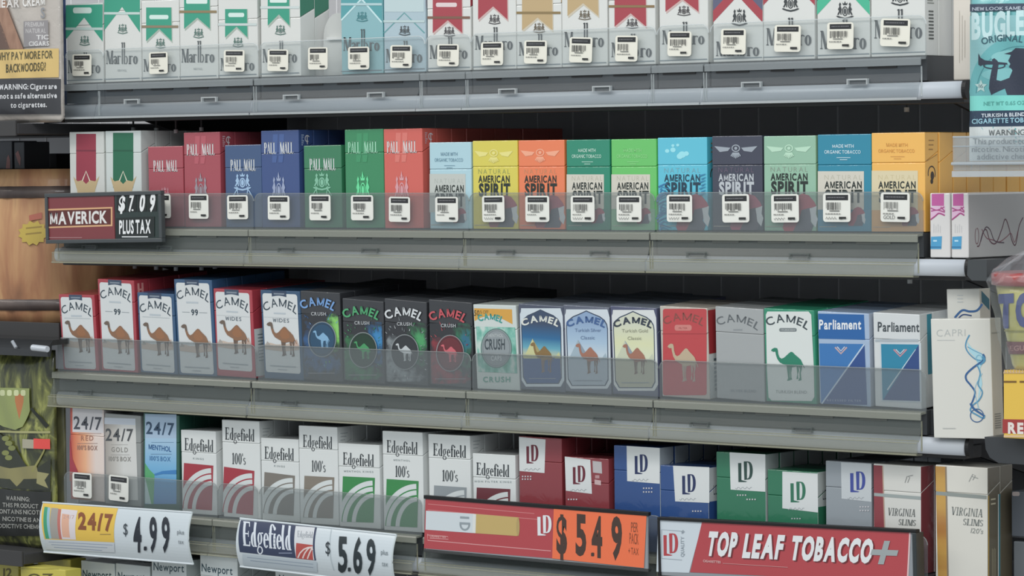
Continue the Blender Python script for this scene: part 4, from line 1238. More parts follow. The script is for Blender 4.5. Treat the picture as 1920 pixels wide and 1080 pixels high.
# two packs with a diagonal
pack3('c17', 1533, 1537, 1629, 586, '#9fb6d2', 'blue pack with white name and a diagonal over two blues', side='#b4bfd0')
a = art('c17')
a.quad((1535, 635), (1622, 637), (1620, 590), (1534, 588), '#1a63a8', 'lid_panel')
a.quad((1540, 757), (1626, 759), (1621, 645), (1536, 644), '#2f76b8'); a.poly([(1626, 759), (1621, 645), (1541, 757)], '#2b4f8e')
a.line([(1541, 757), (1621, 645)], 2.6, '#b9cde0')
a.line([(1566, 651), (1577, 663), (1588, 651)], 3, '#c7a6a6', 'emblem'); a.line([(1570, 650), (1577, 658), (1584, 650)], 1.4, '#e8e6e2', 'emblem')
a.text('Parliament', 1536, 617, 1615, 617, 17, '#e3e7ea', bold=.03)
a.text('RECESSED FILTER', 1551, 752, 1615, 753, 3.4, '#a9b6cc', track=.25, part='small_print'); a.done()
pack3('c18', 1637, 1641, 1724, 588, '#d2d6d6', 'white pack with dark name and a teal and navy diagonal square', side='#cfd5d4')
a = art('c18')
a.rect(1641, 636, 1722, 641, '#aab4ba')
a.quad((1652, 753), (1728, 755), (1727, 643), (1650, 641), '#c3ced4'); a.quad((1655, 750), (1725, 752), (1723, 646), (1652, 645), '#1686a8'); a.poly([(1725, 752), (1723, 646), (1656, 750)], '#2d4c86')
a.line([(1664, 731), (1717, 655)], 2.6, '#c9d8e0', t1=1)
a.line([(1676, 655), (1688, 668), (1700, 655)], 3, '#c98a94', 'emblem'); a.line([(1680, 655), (1688, 663), (1696, 655)], 1.4, '#dfe4e4', 'emblem')
a.text('Parliament', 1646, 621, 1724, 622, 17, '#454d52', bold=.02); a.done()
a = art('c18', px=False, face='R'); a.rect(12, 84, 20, 30, '#138ea5'); a.done()
for k, n, c, nm in (('c14', 2, 'red', 'sandy edged red pack'), ('c15', 3, 'silver grey', 'plain silver pack'), ('c16', 3, 'green', 'green camel pack'), ('c17', 3, 'pale blue', 'blue diagonal pack'), ('c18', 3, 'white', 'white diagonal pack')):
    backs(k, n, BK % (c, nm), 'packs queued on the third shelf')

# ------------------------------------------------------------------ fourth shelf
def pack4(key, xt, xr, yt, c, lab, wd=None, **k):
    P = un(xt, yt); h = P.z - BASE[4] - ZB - k.get('lift', 0)
    return pack(key, 4, P.x, wd or min(.0562, un(xr, yt).x - P.x), h, c, lab, **k)
P24 = {'24r': ramp('red_orange_fade', 0, -.027, .027, [(0, '#b5303a'), (.12, '#d9744a'), (.45, '#eeae7f'), (.75, '#e3d2c8')]),
       '24g': ramp('silver_fade', 0, -.027, .02, [(0, '#a49d95'), (.3, '#bdb9b2'), (.6, '#d3d3cf')]),
       '24m': ramp('blue_fade', 2, .0, .08, [(0, '#3f7fc0'), (.35, '#4a9ad0'), (.6, '#6fb2dc'), (1, '#a4c6df')])}
pack4('d0', 130, 193, 765, '#d9b9a6', 'orange fading pack with dark numerals, first on the fourth shelf', lidh=.03, m=P24['24r'], side='#cfc7c6', lift=.005, roll=.6)
pack4('d1', 195, 262, 776, '#8f9391', 'silver grey pack with dark numerals between the orange and blue ones', lidh=.03, lift=.003, roll=.8)
pack4('d2', 267, 334, 775, '#1f5a4a', 'sky blue pack with green edges and dark numerals', lidh=.03, side='#1c5242', roll=.8)
a = art('d0')
a.poly([(136, 765), (192, 767), (194, 812), (136, 810)], '#d3d0d2')
a.text('24/7', 138, 804, 191, 806, 23, '#4a4c55', bold=.02); a.rect(147, 812.5, 190, 813.3, '#9a8080', 'small_print')
a.text('RED', 152, 826, 175, 826, 9, '#a8705c', bold=.01, track=.2); a.rect(145, 831, 183, 831.8, '#a08078', 'small_print'); a.text("100'S BOX", 145, 843, 183, 844, 8, '#a07a6c', bold=.03, track=.04)
a.poly([(131, 815), (136, 860), (147, 886), (131, 884)], '#a93544')
a.poly([(131, 902), (131, 884), (147, 886), (160, 905)], '#c9583f'); a.done()
a = art('d1')
a.poly([(196, 783), (254, 785), (259, 938), (201, 936)], P24['24g']); a.poly([(196, 783), (254, 785), (254, 797), (196, 795)], '#c3cbd6')
a.text('24/7', 198, 826, 250, 827, 22, '#4c4f52', bold=.02); a.rect(208, 833.5, 240, 834.2, '#95938e', 'small_print')
a.text('GOLD', 209, 847, 240, 848, 8.5, '#85837c', bold=.015, track=.2); a.rect(208, 852.5, 243, 853.2, '#95938e', 'small_print'); a.text("100'S BOX", 204, 864, 246, 865, 8, '#8d8b85', bold=.03, track=.04)
a.done()
a = art('d2')
a.poly([(272, 776), (331, 777), (331, 945), (272, 945)], P24['24m']); a.poly([(272, 776), (331, 777), (331, 822), (272, 821)], '#a3bdd6')
a.poly([(272, 868), (280, 880), (290, 890), (288, 945), (272, 943)], '#4fa86a'); a.poly([(272, 895), (277, 915), (284, 945), (272, 944)], '#b5cfd0')
a.text('24/7', 274, 813, 327, 816, 22, '#2c4a66', bold=.02); a.rect(284, 829, 326, 829.8, '#5e86a8', 'small_print')
a.text('MENTHOL', 279, 842, 321, 847, 9, '#1f5a92', bold=.02); a.rect(283, 851, 322, 851.8, '#5e86a8', 'small_print'); a.text("100'S BOX", 281, 863, 320, 865, 8, '#3f78ab', bold=.02, track=.04)
a.line([(290, 890), (305, 886), (331, 885)], 3, '#2f7fc0', t1=8)
a.done()
for k, n, c, nm in (('d0', 1, 'pale', 'orange fading pack'), ('d1', 1, 'grey', 'silver numeral pack'), ('d2', 4, 'dark green', 'sky blue numeral pack')):
    backs(k, n, BK % (c, nm), 'packs queued on the fourth shelf')
def edge(key, xt, xr, yt, c, rect_, name_yx, sub, hun, lab, yaw=0.0, rc=None, hint='#8f9a9a'):
    """white pack: condensed serif name over a coloured square with three sweeping white arcs"""
    pack4(key, xt, xr, yt, '#d8dcda', lab, yaw=yaw, roll=-.5)
    a = art(key)
    nx0, nx1, ny = name_yx
    a.text('Edgefield', nx0, ny, nx1, ny + (nx1 - nx0) * .075, 23 if key != 'd11' else 22, '#3d4448', 'serif', track=.005)
    if sub: a.text(sub[0], sub[1], sub[3], sub[2], sub[3] + 1.5, 3.2, hint, bold=.02, track=.3, part='small_print')
    if hun: a.text("100's", hun[0], hun[2], hun[1], hun[2] + 1.5, 21, '#4a5154', 'serif')
    x0, y0, x1, y1, y0r, y1r = rect_                     # left x, top y, right x, bottom y; top and bottom at the right edge
    f = lambda u, v: (x0 + (x1 - x0) * u - (1 - v) * 2.5, (y1 + (y1r - y1) * u) * (1 - v) + (y0 + (y0r - y0) * u) * v)
    a.quad(f(0, 0), f(1, 0), f(1, 1), f(0, 1), c)
    for (rx0, ry0, rx1, ry1) in ((1.16, .94, 1.02, .83), (.99, .80, .85, .70), (.70, .66, .57, .56)):
        P = []
        for k in range(21):
            t = math.radians(90 * k / 20)
            P.append((max(0, 1.02 - rx0 * math.cos(t)), ry0 * math.sin(t), max(0, 1.02 - rx1 * math.cos(t)), ry1 * math.sin(t)))
        P = [p for p in P if p[0] < 1.0 and p[2] <= 1.0]
        a.layer += 1
        for p, q in zip(P, P[1:]):
            if p[0] == 0 and q[0] == 0 and p[2] == 0 and q[2] == 0: continue
            pts = [f(p[0], p[1]), f(p[2], p[3]), f(q[2], q[3]), f(q[0], q[1])]
            a.add('arc_stripe', [[a.P(*z) for z in pts]], ink('#d3d9d8'))
    a.done()
edge('d3', 340, 405, 806, '#a82c3b', (345, 868, 400, 953, 873, 957), (346, 400, 844), ('KINGS', 362, 382, 861), None, 'short white pack with red arc square beside the sky blue one')
edge('d4', 417, 487, 787, '#a82c3b', (420, 875, 477, 960, 883, 966), (422, 477, 824), None, (435, 461, 870), 'tall white pack with red arc square')
edge('d5', 490, 560, 821, '#7d776e', (496, 885, 553, 962, 892, 967), (496, 551, 860), ('KINGS', 514, 534, 875), None, 'short white pack with taupe arc square')
edge('d6', 561, 633, 798, '#857c6f', (571, 892, 627, 970, 895, 972), (568, 623, 838), None, (584, 611, 884), 'tall white pack with taupe arc square')
edge('d7', 635, 712, 831, '#2f8a46', (643, 893, 703, 978, 896, 980), (643, 701, 871), ('MENTHOL KINGS', 645, 700, 885), None, 'short white pack with green arc square')
edge('d8', 718, 793, 808, '#2f8a46', (725, 898, 785, 986, 902, 989), (725, 783, 848), ('MENTHOL', 738, 769, 864), (741, 768, 894), 'tall white pack with green arc square')
edge('d9', 804, 882, 814, '#8f979b', (814, 910, 875, 995, 914, 998), (812, 874, 854), None, (829, 859, 902), 'tall white pack with silver arc square')
edge('d10', 887, 967, 850, '#6e2f38', (894, 914, 957, 1000, 917, 1003), (893, 955, 890), ('NON FILTER KINGS', 890, 959, 904), None, 'short white pack with dark maroon arc square')
for k, n, c, nm in (('d3', 1, 'white', 'short red arc pack'), ('d4', 5, 'pale grey', 'tall red arc pack'), ('d5', 1, 'white', 'short taupe arc pack'), ('d6', 5, 'pale grey', 'tall taupe arc pack'), ('d7', 1, 'white', 'short green arc pack'), ('d8', 3, 'pale grey', 'tall green arc pack'), ('d9', 4, 'pale grey', 'silver arc pack'), ('d10', 2, 'white', 'maroon arc pack')):
    backs(k, n, BK % (c, nm), 'packs queued on the fourth shelf')
for k in ('d6', 'd9', 'd4'):
    a = art(k, px=False, face='R')
    for q in range(3): a.rect(5, 95 - 3.4 * q, 16 - 2 * q, 94.4 - 3.4 * q, '#9aa3a6', 'small_print')
    a.done()
def ldmark(a, x0, y0, x1, y1, m):
    """letters L and D sharing a tall narrow box; D stands higher and overlaps"""
    f = lambda u, v: (x0 + (x1 - x0) * u, y1 + (y0 - y1) * v)
    a.poly([f(0, .92), f(.22, .92), f(.23, .10), f(.62, .03), f(.52, .0), f(.02, .0)], m, 'lettering')
    a.poly([f(.38, .98), f(.60, 1.0), f(.60, .12), f(.42, .10)], m, 'lettering')
    a.layer += 1
    P = []
    for k in range(13):
        t = math.radians(90 - 180 * k / 12)
        P.append((f(.62 + .37 * math.cos(t) ** .7 if math.cos(t) > 1e-6 else .62, .56 + .44 * math.sin(t)), f(.62 + .16 * max(math.cos(t), 0) ** .7, .56 + .385 * math.sin(t))))
    a.add('lettering', [[a.P(*p), a.P(*q), a.P(*s), a.P(*r)] for (p, r), (q, s) in zip(P, P[1:])], ink(m))
    a.poly([f(.40, 1.0), f(.62, 1.0), f(.62, .95), f(.40, .95)], m, 'lettering')
    a.poly([f(.44, .17), f(.62, .17), f(.62, .12), f(.44, .12)], m, 'lettering')
def ld(key, xt, xr, yt, c, lab, lab_px, mk, mc, dots, wrap=False, side=None, white='#d5d9d8', wd=None, labc=None):
    pack4(key, xt, xr, yt, c, lab, side=side, wd=wd)
    a = art(key)
    a.poly(lab_px, labc or white, 'white_label')
    ldmark(a, *mk, mc)
    bx = mk[0] - 4
    yb = max(p[1] for p in lab_px)
    sig = [(mk[0] - 5 + k * 2.4, yb - 7 + 2.2 * math.sin(k * 1.9)) for k in range(14)]
    a.line(sig, .9, '#9aa0a4', 'signature')
    for k, (x, y) in enumerate(dots):
        for q in range(4): a.rect(x + 5 * q, y, x + 2.6 + 5 * q, y + 2.6, '#c5c3c6' if key != 'd16' else '#a9b1b4', 'small_print')
    a.done()
LDR, LDB, LDG = '#8c3038', '#214b88', '#1f7553'
ld('d11', 973, 1053, 818, LDR, 'tall dark red pack with white corner label', [(973, 819), (1023, 824), (1021, 887), (974, 883)], (987, 834, 1010, 869), '#6b1f30', [(979, 892), (979, 897)])
ld('d12', 1059, 1141, 856, LDR, 'short dark red pack with white corner label and small white badge', [(1059, 856), (1107, 862), (1110, 926), (1061, 920)], (1074, 873, 1098, 908), '#6b1f30', [(1065, 935)])
a = art('d12'); a.quad((1112, 886), (1129, 888), (1128, 866), (1111, 864), '#b9b3b4'); a.rect(1116, 891, 1124, 897, '#b98d8f', 'small_print'); a.quad((1115, 908), (1127, 910), (1127, 901), (1115, 899), '#c9a9a9'); a.done()
ld('d13', 1151, 1237, 835, LDB, 'tall royal blue pack with white upper label', [(1175, 836), (1237, 840), (1237, 907), (1176, 902)], (1190, 852, 1215, 889), '#24325e', [(1206, 914), (1206, 921)], side='#a9b2b8')
ld('d14', 1238, 1330, 872, LDB, 'short royal blue pack with white upper label', [(1262, 873), (1330, 876), (1330, 943), (1266, 940)], (1279, 889, 1305, 927), '#24325e', [(1298, 957)], side='#c3c9c9')
ld('d15', 1343, 1435, 847, LDG, 'tall green pack with white upper label', [(1368, 848), (1435, 852), (1435, 922), (1370, 918)], (1384, 865, 1412, 904), '#2b4a44', [(1382, 927), (1400, 935)], side='#a9b2b0')
ld('d16', 1439, 1533, 880, LDG, 'short green pack with white upper label', [(1467, 884), (1533, 888), (1534, 961), (1467, 953)], (1482, 903, 1511, 942), '#2a7458', [(1484, 971)], side='#c3cac6')
ld('d17', 1548, 1634, 864, '#8f979d', 'tall silver grey pack with blue initials', [(1577, 867), (1634, 870), (1634, 941), (1578, 935)], (1594, 884, 1623, 923), '#3a4a9a', [(1612, 949), (1612, 956)], side='#8b9298', labc='#c0c6c9')
for k, sl in (('d14', 1), ('d16', 1)):
    root, wd, d, h, mw, _ = PACKS[k]
    a = art(k, px=False, face='R'); H = h * 1000
    a.rect(.4, H - 32, 21.6, 1, LDB if k == 'd14' else LDG)
    a.text('LD', 8, H - 26, 15, H - 26, 9, '#5b6167'); a.done()
for k, n, c, nm in (('d11', 6, 'dark red', 'tall dark red pack'), ('d12', 3, 'dark red', 'short dark red pack'), ('d13', 6, 'pale grey', 'tall royal blue pack'), ('d14', 2, 'pale grey', 'short royal blue pack'), ('d15', 6, 'pale grey', 'tall green pack'), ('d16', 2, 'pale', 'short green pack'), ('d17', 4, 'grey', 'tall silver grey pack')):
    backs(k, n, BK % (c, nm), 'packs queued on the fourth shelf', gap=.002)
# two slim white packs at the end
pack4('d18', 1637, 1726, 870, '#d3d2cb', 'slim white pack with dark red side stripe behind the red sign', side='#8a3a40', roll=.3)
a = art('d18')
a.quad((1640, 1085), (1661, 1085), (1654, 873), (1638, 872), '#8f3a42'); a.quad((1661, 1085), (1663, 1085), (1656, 873), (1654, 873), '#b79a86')
a.quad((1639, 930), (1727, 937), (1727, 931), (1639, 924), '#99a3a1', 'tear_strip')
a.text('VIRGINIA', 1664, 966, 1716, 969, 14, '#6d716f', 'serif', track=.02, shear=.12); a.text('SLIMS', 1684, 984, 1717, 986, 11, '#6d716f', 'serif', shear=.12)
a.line([(1697, 905), (1701, 893), (1706, 895), (1702, 905)], 1.4, '#8d8f8c', 'emblem'); a.line([(1703, 893), (1712, 891)], 1.2, '#8d8f8c', 'emblem'); a.done()
pack4('d19', 1753, 1851, 872, '#d8d5ca', 'slim white pack with golden side stripe at the shelf end', side='#6d6450', d=.021, roll=.25, lift=-.0223)
a = art('d19')
a.quad((1759, 1090), (1776, 1090), (1772, 875), (1754, 874), pattern('gold_foil', [(0.3, '#a8682a'), (0.55, '#c99a3c'), (0.7, '#b3793a')], (4, 4, 22))); a.quad((1776, 1090), (1779, 1090), (1775, 875), (1772, 875), '#8d7b63')
a.quad((1755, 928), (1850, 936), (1850, 929), (1755, 921), '#8d948f', 'tear_strip')
a.text('VIRGINIA', 1783, 965, 1842, 970, 15, '#7f8480', 'serif', track=.02, shear=.12); a.text('SLIMS', 1805, 984, 1843, 987, 12, '#7f8480', 'serif', shear=.12); a.text("120's", 1820, 999, 1843, 1001, 9, '#8d918c', shear=.2)
a.line([(1817, 903), (1824, 889), (1829, 892), (1824, 900)], 1.4, '#9a9c98', 'emblem'); a.line([(1822, 893), (1834, 897)], 1.2, '#9a9c98', 'emblem'); a.done()
a = art('d19', px=False, face='R')
a.rect(0.6, 97, 2.2, 0, '#c9a03f'); a.rect(18.6, 97, 21, 0, '#2f7f8c'); a.rect(17, 97, 18.6, 0, '#cfd3cd')
a.rect(5, 94, 13, 92.6, '#c9bfa0', 'small_print'); a.rect(5, 90, 13, 88.6, '#c9bfa0', 'small_print')
for k in range(4): a.line([(7 + 1.8 * k, 50 - k % 2), (7 + 1.8 * k, 2)], .8, '#a9a085', 'small_print')
a.done()
backs('d18', 1, BK % ('dark red', 'red striped slim pack'), 'packs queued on the fourth shelf'); backs('d19', 1, BK % ('brown', 'golden striped slim pack'), 'packs queued on the fourth shelf')

# ------------------------------------------------------------------ lowest shelf: only the tops show under the signs
def pack5(key, xt, xr, yt, lab, txt, h=None, c='#d8e0df'):
    P = un(xt, yt); h = P.z - BASE[5] - ZB
    pack(key, 5, P.x, min(.0565, un(xr, yt).x - P.x), h, c, lab, side='#c3cecc')
    a = art(key)
    if txt: a.text('Newport', txt[0], txt[1], txt[2], txt[3], 14.5, '#33515c', bold=.015)
    a.done()
pack5('e0', 152, 215, 1051, 'white pack with teal name low under the yellow price sign, first of its shelf', (155, 1083, 209, 1086))
pack5('e1', 217, 281, 1056, 'white pack under the yellow price sign, mostly below the photo edge', (221, 1087, 272, 1090))
pack5('e2', 284, 349, 1046, 'tall white pack with teal name under the price figures', (288, 1069, 345, 1073))
pack5('e3', 375, 445, 1037, 'white pack with teal name between the two white price signs', (378, 1071, 436, 1078))
pack5('e4', 516, 584, 1067, 'white pack whose top shows under the navy sign', (523, 1092, 580, 1096))
pack5('e5', 588, 650, 1072, 'white pack next to it under the navy sign and price', None)
for k in ('e0', 'e2', 'e3'): backs(k, 2, BK % ('teal topped', {'e0': 'first pack of the lowest shelf', 'e2': 'tall pack under the price figures', 'e3': 'pack between the white price signs'}[k]), 'packs queued on the lowest shelf')

# ================================================================== price signs
def plane_from(TL, TR, BL, Y, Yr=None):
    """frame whose x runs along the top edge of a board seen in the photo; returns matrix, width, height"""
    A, B, C_ = un(TL[0], TL[1], Y), un(TR[0], TR[1], Y if Yr is None else Yr), un(BL[0], BL[1], Y)
    ex = (B - A).normalized()
    ez = (A - C_) - ex * (A - C_).dot(ex)
    hgt = ez.length; ez.normalize()
    ey = ez.cross(ex)
    O = A - ez * hgt                                     # lower left corner
    return Matrix(((ex.x, ey.x, ez.x, O.x), (ex.y, ey.y, ez.y, O.y), (ex.z, ey.z, ez.z, O.z), (0, 0, 0, 1))), (B - A).length, hgt
def sign_art(root, mw, yl, bend=None):
    a = Art(root, yl, True, bend); a.mw = mw
    return a

# black frame with a dark red brand panel and white changeable figures
mw, wd, hg = plane_from((83, 363), (301, 357), (81, 457), -0.027)
root = empty('price_sign', mw)
tag(root, 'black framed price sign with dark red brand panel, clipped to the second shelf', 'price sign')
b = MB(); fr = mat('#3f4547', 0.4, .3); e = .0042
b.box(0, wd, 0, 0.006, 0, e, fr, .0006); b.box(0, wd, 0, 0.006, hg - e, hg, fr, .0006); b.box(0, e, 0, 0.006, e, hg - e, fr, .0006); b.box(wd - e, wd, 0, 0.006, e, hg - e, fr, .0006)
b.build('frame', root)
b = MB(); b.box(e, wd * .595, .0018, .0045, e, hg - e, board('#7d2a2e')); b.build('brand_panel', root)
b = MB(); b.box(wd * .60, wd - e, .0018, .0045, e, hg - e, mat('#22332f', .35, .4)); b.build('price_panel', root)
b = MB(); b.box(wd * .30, wd * .5, .006, .0122, hg * .2, hg * .34, mat('#55595a', .4)); b.build('clip', root)
a = sign_art(root, mw, .0017)
a.quad((87, 428), (211, 424), (211, 388), (88, 392), '#d9a774'); a.quad((90, 425), (208, 421), (208, 391), (91, 395), '#5e2420')
a.text('MAVERICK', 94, 420.5, 201, 417.5, 21.5, '#dcdad6', bold=.035)
a.rect(88, 445, 154, 446, '#b98a8a', 'small_print')
for k, x in enumerate((219, 239, 258, 277)):
    a.quad((x, 398 - k * .5), (x + 17, 397.5 - k * .5), (x + 17, 361 - k * .7), (x, 361.5 - k * .7), '#141b1a', 'number_tile')
for ch, x, ww in (('$', 222, 12), ('7', 241, 9), ('0', 261, 10), ('9', 280, 10)): a.text(ch, x, 395, x + ww, 394.5, 30 if ch != '$' else 26, '#e6e8e8', bold=.045, shear=.09, part='price_digit')
a.ell(249, 394, 2, 1.8, '#e6e8e8', 'price_digit', 10)
a.quad((217, 446), (290, 444), (290, 406), (218, 409), '#18211f', 'number_tile')
a.text('PLUS TAX', 224, 438, 283, 436.5, 24, '#e8eaea', bold=.03, part='lettering'); a.rect(229, 443, 278, 445, '#dfe2e2', 'lettering')
a.done()
# white curved label holders: bulging sheet between two rolled edges
def curved_sign(TL, TR, BL, Y, label, sag):
    mw, wd, hg = plane_from(TL, TR, BL, Y)
    root = empty('price_sign', mw)
    tag(root, label, 'price sign')
    bend = lambda x, z: -sag * (1 - ((z - hg / 2) / (hg / 2)) ** 2) if 0 <= z <= hg else 0
    b = MB()
    P = [(bend(0, hg * k / 16) + .0004, hg * k / 16) for k in range(17)]
    b.prism(P + [(p[0] + .0011, p[1]) for p in reversed(P)], 0, wd, mat('#c9d3d8', .3, .5))
    o = b.build('label_holder', root)
    b = MB(); b.tube([(0, .0004, hg), (wd, .0004, hg)], .0011, mat('#cfd8dc', .25, .5)); b.build('top_lip', root)
    b = MB(); b.tube([(0, .0004, 0), (wd, .0004, 0)], .0011, mat('#cfd8dc', .25, .5)); b.build('bottom_lip', root)
    b = MB(); b.tube([(wd, p[0], p[1]) for p in P], .0009, plastic('holder_edge', '#dfe9e9', .6)); b.build('end_edge', root)
    b = MB(); b.box(wd * .3, wd * .7, .0016, .0075, hg * .66, hg * .78, mat('#b9c1c3', .4)); b.build('clip', root)
    return root, mw, wd, hg, sign_art(root, mw, 0.0004, bend)
root, mw, wd, hg, a = curved_sign((80, 942), (360, 961), (85, 1035), -0.030, 'curved white price sign with yellow brand panel on the fourth shelf', .0065)
a.quad((84, 1011), (215, 1017), (222, 952), (81, 943.5), '#e2b92c', 'brand_panel', n=10)
a.quad((86, 1010), (95, 1010), (92, 951), (84, 950), '#2f9c72', n=8); a.quad((93, 1010), (98, 1010), (95, 952), (90, 951), '#8dbccb', n=8)
a.quad((97, 1010), (113, 1011), (110, 953), (97, 952), '#9f9a92', n=8); a.quad((112, 1011), (118, 1011), (115, 955), (110, 954), '#c06a5e', n=8)
a.quad((117, 1011), (143, 1012), (146, 957), (116, 954), '#d8cfd2', n=8); a.quad((118, 1007), (132, 1008), (131, 965), (117, 963), '#dfa98c', n=8); a.text('24/7', 119, 972, 140, 973, 7, '#c29a90')
a.text('24/7', 147, 991, 213, 995, 29, '#8a4a1c', bold=.045); a.rect(188, 1001, 208, 1002.5, '#a88a3c', 'small_print')
a.quad((87, 1030), (216, 1036), (215, 1017), (86, 1011), '#c4cbd0', n=4)
for k in range(3): a.line([(92 + 5 * k, 1016 + 5 * k), (212 - 10 * k, 1022 + 5 * k)], 1.1, '#8d9ab0', 'small_print')
a.text('$', 232, 1002, 240, 1003, 21, '#39424a', part='price_digit')
for ch, x, ww in (('4', 251, 15), ('9', 281, 14), ('9', 304, 15)): a.text(ch, x, 1033 if ch == '4' else 1032.5, x + ww, 1033.5, 61, '#1c2430', bold=.03, shear=.0, part='price_digit')
a.rrect(270.5, 1024.5, 276, 1032, 1.5, '#1c2430', 'price_digit')
a.text('plus', 333, 1001, 346, 1002, 8, '#6d757b'); a.text('tax', 335, 1019, 345, 1020, 8, '#6d757b'); a.done()
root, mw, wd, hg, a = curved_sign((450, 972), (743, 1003), (457, 1063), -0.030, 'curved white price sign with navy brand panel on the fourth shelf', .0065)
a.quad((450, 1035), (593, 1051), (595, 987), (452, 975), '#2e3a58', 'brand_panel', n=10)
a.text('Edgefield', 456, 1023, 547, 1032, 46, '#d5dce4', 'serif', bold=0, track=-.01)
a.rect(523, 1036, 548, 1038, '#7d87a0', 'small_print')
a.quad((556, 1047), (590, 1050), (591, 989), (555, 986), '#d0d3d6', n=8); a.text('Edgefield', 558, 1007, 587, 1009, 12, '#8d949b', 'serif'); a.quad((556, 1047), (588, 1050), (587, 1022), (556, 1018), '#b5443c', n=6)
for dx in (0, 9, 18): a.line([(559 + dx, 1046 + dx * .1), (563 + dx, 1037), (570 + dx * .8, 1030), (578 + dx * .4, 1026.5), (587, 1025.5 + dx * .3)], 2.6, '#dcc9c4', 'arc_stripe')
a.quad((457, 1060), (596, 1073), (595, 1054), (455, 1039), '#b4c0c8', n=4)
for k in range(2): a.line([(464 + 6 * k, 1045 + 6 * k), (588, 1058 + 6 * k)], 1.1, '#8695a6', 'small_print')
a.line([(622, 992), (627, 1070)], .8, '#a9b7bb', 'printed_panel')
a.text('$', 611, 1038, 620, 1039, 23, '#2b363c', part='price_digit')
for ch, x, y in (('5', 635, 1070), ('6', 663, 1072), ('9', 688, 1075)): a.text(ch, x, y, x + 17, y + 1, 62, '#1c2a30', bold=.03, part='price_digit')
a.rrect(653, 1064, 658.5, 1071.5, 1.5, '#1c2a30', 'price_digit')
a.text('plus', 715, 1039, 728, 1041, 9, '#6d7a80'); a.text('tax', 717, 1061, 728, 1062, 9, '#6d7a80'); a.done()
# flat red and orange sign
mw, wd, hg = plane_from((797, 932), (1214, 964), (794, 1029), -0.026)
root = empty('price_sign', mw)
tag(root, 'red sign with a printed cigarette and an orange price panel', 'price sign')
b = MB(); b.box(-.001, wd + .002, -.0012, .003, hg - .0016, hg + .002, black, .0004); b.build('top_rail', root)
b = MB(); b.box(-.002, wd + .001, -.0005, .004, -.003, -.0004, mat('#3a3c3c', .4), .0004); b.build('bottom_rail', root)
b = MB(); b.box(0, wd, 0.0002, .0018, 0, hg, mat('#8f959a', .4)); b.build('sign_board', root)
for k in (.12, .85):
    b = MB(); b.box(wd * k, wd * k + .012, .0018, .0085, hg * .55, hg * .7, mat('#77797a', .4)); b.build('clip', root)
a = sign_art(root, mw, .0001)
RS = mat('#b5383f', .35, .5)
a.quad((795, 1028), (1036, 1047), (1039, 951.5), (798, 933), RS, 'brand_panel')
a.line([(1002, 963), (803, 945), (802, 956), (1010, 974)], 1.2, '#cf7c7c'); a.line([(802, 1001), (802, 1013), (1033, 1033)], 1.4, '#d99a9a')
a.line([(802, 1003), (840, 1006), (841, 1011), (806, 1009)], 1.1, '#d99a9a'); a.text('CIGARETTES', 806, 1007, 836, 1009, 4, '#e0a9a5', bold=.02, part='small_print')
a.quad((798, 993), (888, 999.5), (890, 963.5), (799, 957.5), '#ccd5d9', 'cigarette_print'); a.quad((888, 999.5), (970, 1005), (973, 970), (890, 963.5), '#c3a75f', 'cigarette_print')
a.ell(971.5, 987.5, 3.2, 17.5, '#b39a5a', 'cigarette_print'); a.quad((886, 999), (892, 999.6), (893, 964), (887, 963.5), '#d9dcd8', 'cigarette_print')
a.quad((863, 972), (880, 973), (880, 969), (863, 968), '#8f9aa0', 'lettering')
a.ring(872, 983, 10, 12, 3.4, '#8f9aa0', 'lettering', a0=0, a1=180); a.quad((862, 983), (882, 984), (882, 980), (862, 979), '#8f9aa0', 'lettering')
ldmark(a, 1008, 966, 1035, 1004, '#dfe2e4')
a.quad((1036, 1047), (1208, 1065), (1213, 965), (1039, 951.5), mat('#f26a2c', .35, .4), 'price_panel')
for ch, x, y, h in (('$', 1044, 1034, 66), ('5', 1080, 1037, 70), ('4', 1110, 1041, 70), ('9', 1147, 1044, 72)): a.text(ch, x, y, x + 20, y + 2, h, '#463228', bold=.04, part='price_digit')
a.rrect(1109, 1036, 1115, 1043, 1.5, '#463228', 'price_digit')
a.text('PER', 1184, 997, 1197, 998, 18, '#8a4628', part='lettering'); a.text('PACK', 1181, 1019, 1198, 1021, 20, '#8a4628'); a.text('+ TAX', 1179, 1039, 1198, 1041, 13, '#8a4628'); a.done()
# long red sign in a black holder
mw, wd, hg = plane_from((1233, 969), (1718, 993), (1230, 1078), -0.026)
root = empty('shelf_sign', mw)
tag(root, 'long red sign with white slanted capitals and a grey plus in a black holder', 'sign')
b = MB(); e = .0042
b.box(0, wd, -.001, .006, hg - e * .7, hg, black, .0005); b.box(0, wd, -.001, .006, -e, 0, black, .0005); b.box(0, .0022, -.001, .006, 0, hg - e * .7, black, .0005); b.box(wd - .004, wd, -.001, .012, 0, hg - e * .7, mat('#2a3234', .35, .3), .0005)
b.build('frame', root)
b = MB(); b.box(.0022, wd - .004, .001, .003, 0, hg - e * .7, mat('#8f959a', .4)); b.build('sign_board', root)
for k in (.1, .85):
    b = MB(); b.box(wd * k, wd * k + .012, .006, .0105, hg * .6, hg * .75, mat('#55595a', .4)); b.build('clip', root)
a = sign_art(root, mw, .0008)
a.quad((1231, 1072), (1292, 1074), (1318, 976.5), (1234, 971.5), '#c9d3da', 'brand_panel'); a.poly([(1294, 1073), (1317, 976), (1705, 994.5), (1700, 1092), (1294, 1073)][:4], RS, 'slogan_panel')
a.poly([(1705, 994.5), (1700, 1092), (1703, 1092), (1708, 995)], '#d9b9b9')
ldmark(a, 1244, 1000, 1272, 1042, '#b5383f')
a.line([(1279, 996), (1241, 993), (1241, 1047), (1279, 1050)], .9, '#8f9aa3'); a.line([(1279, 996), (1279, 1001)], .9, '#8f9aa3')
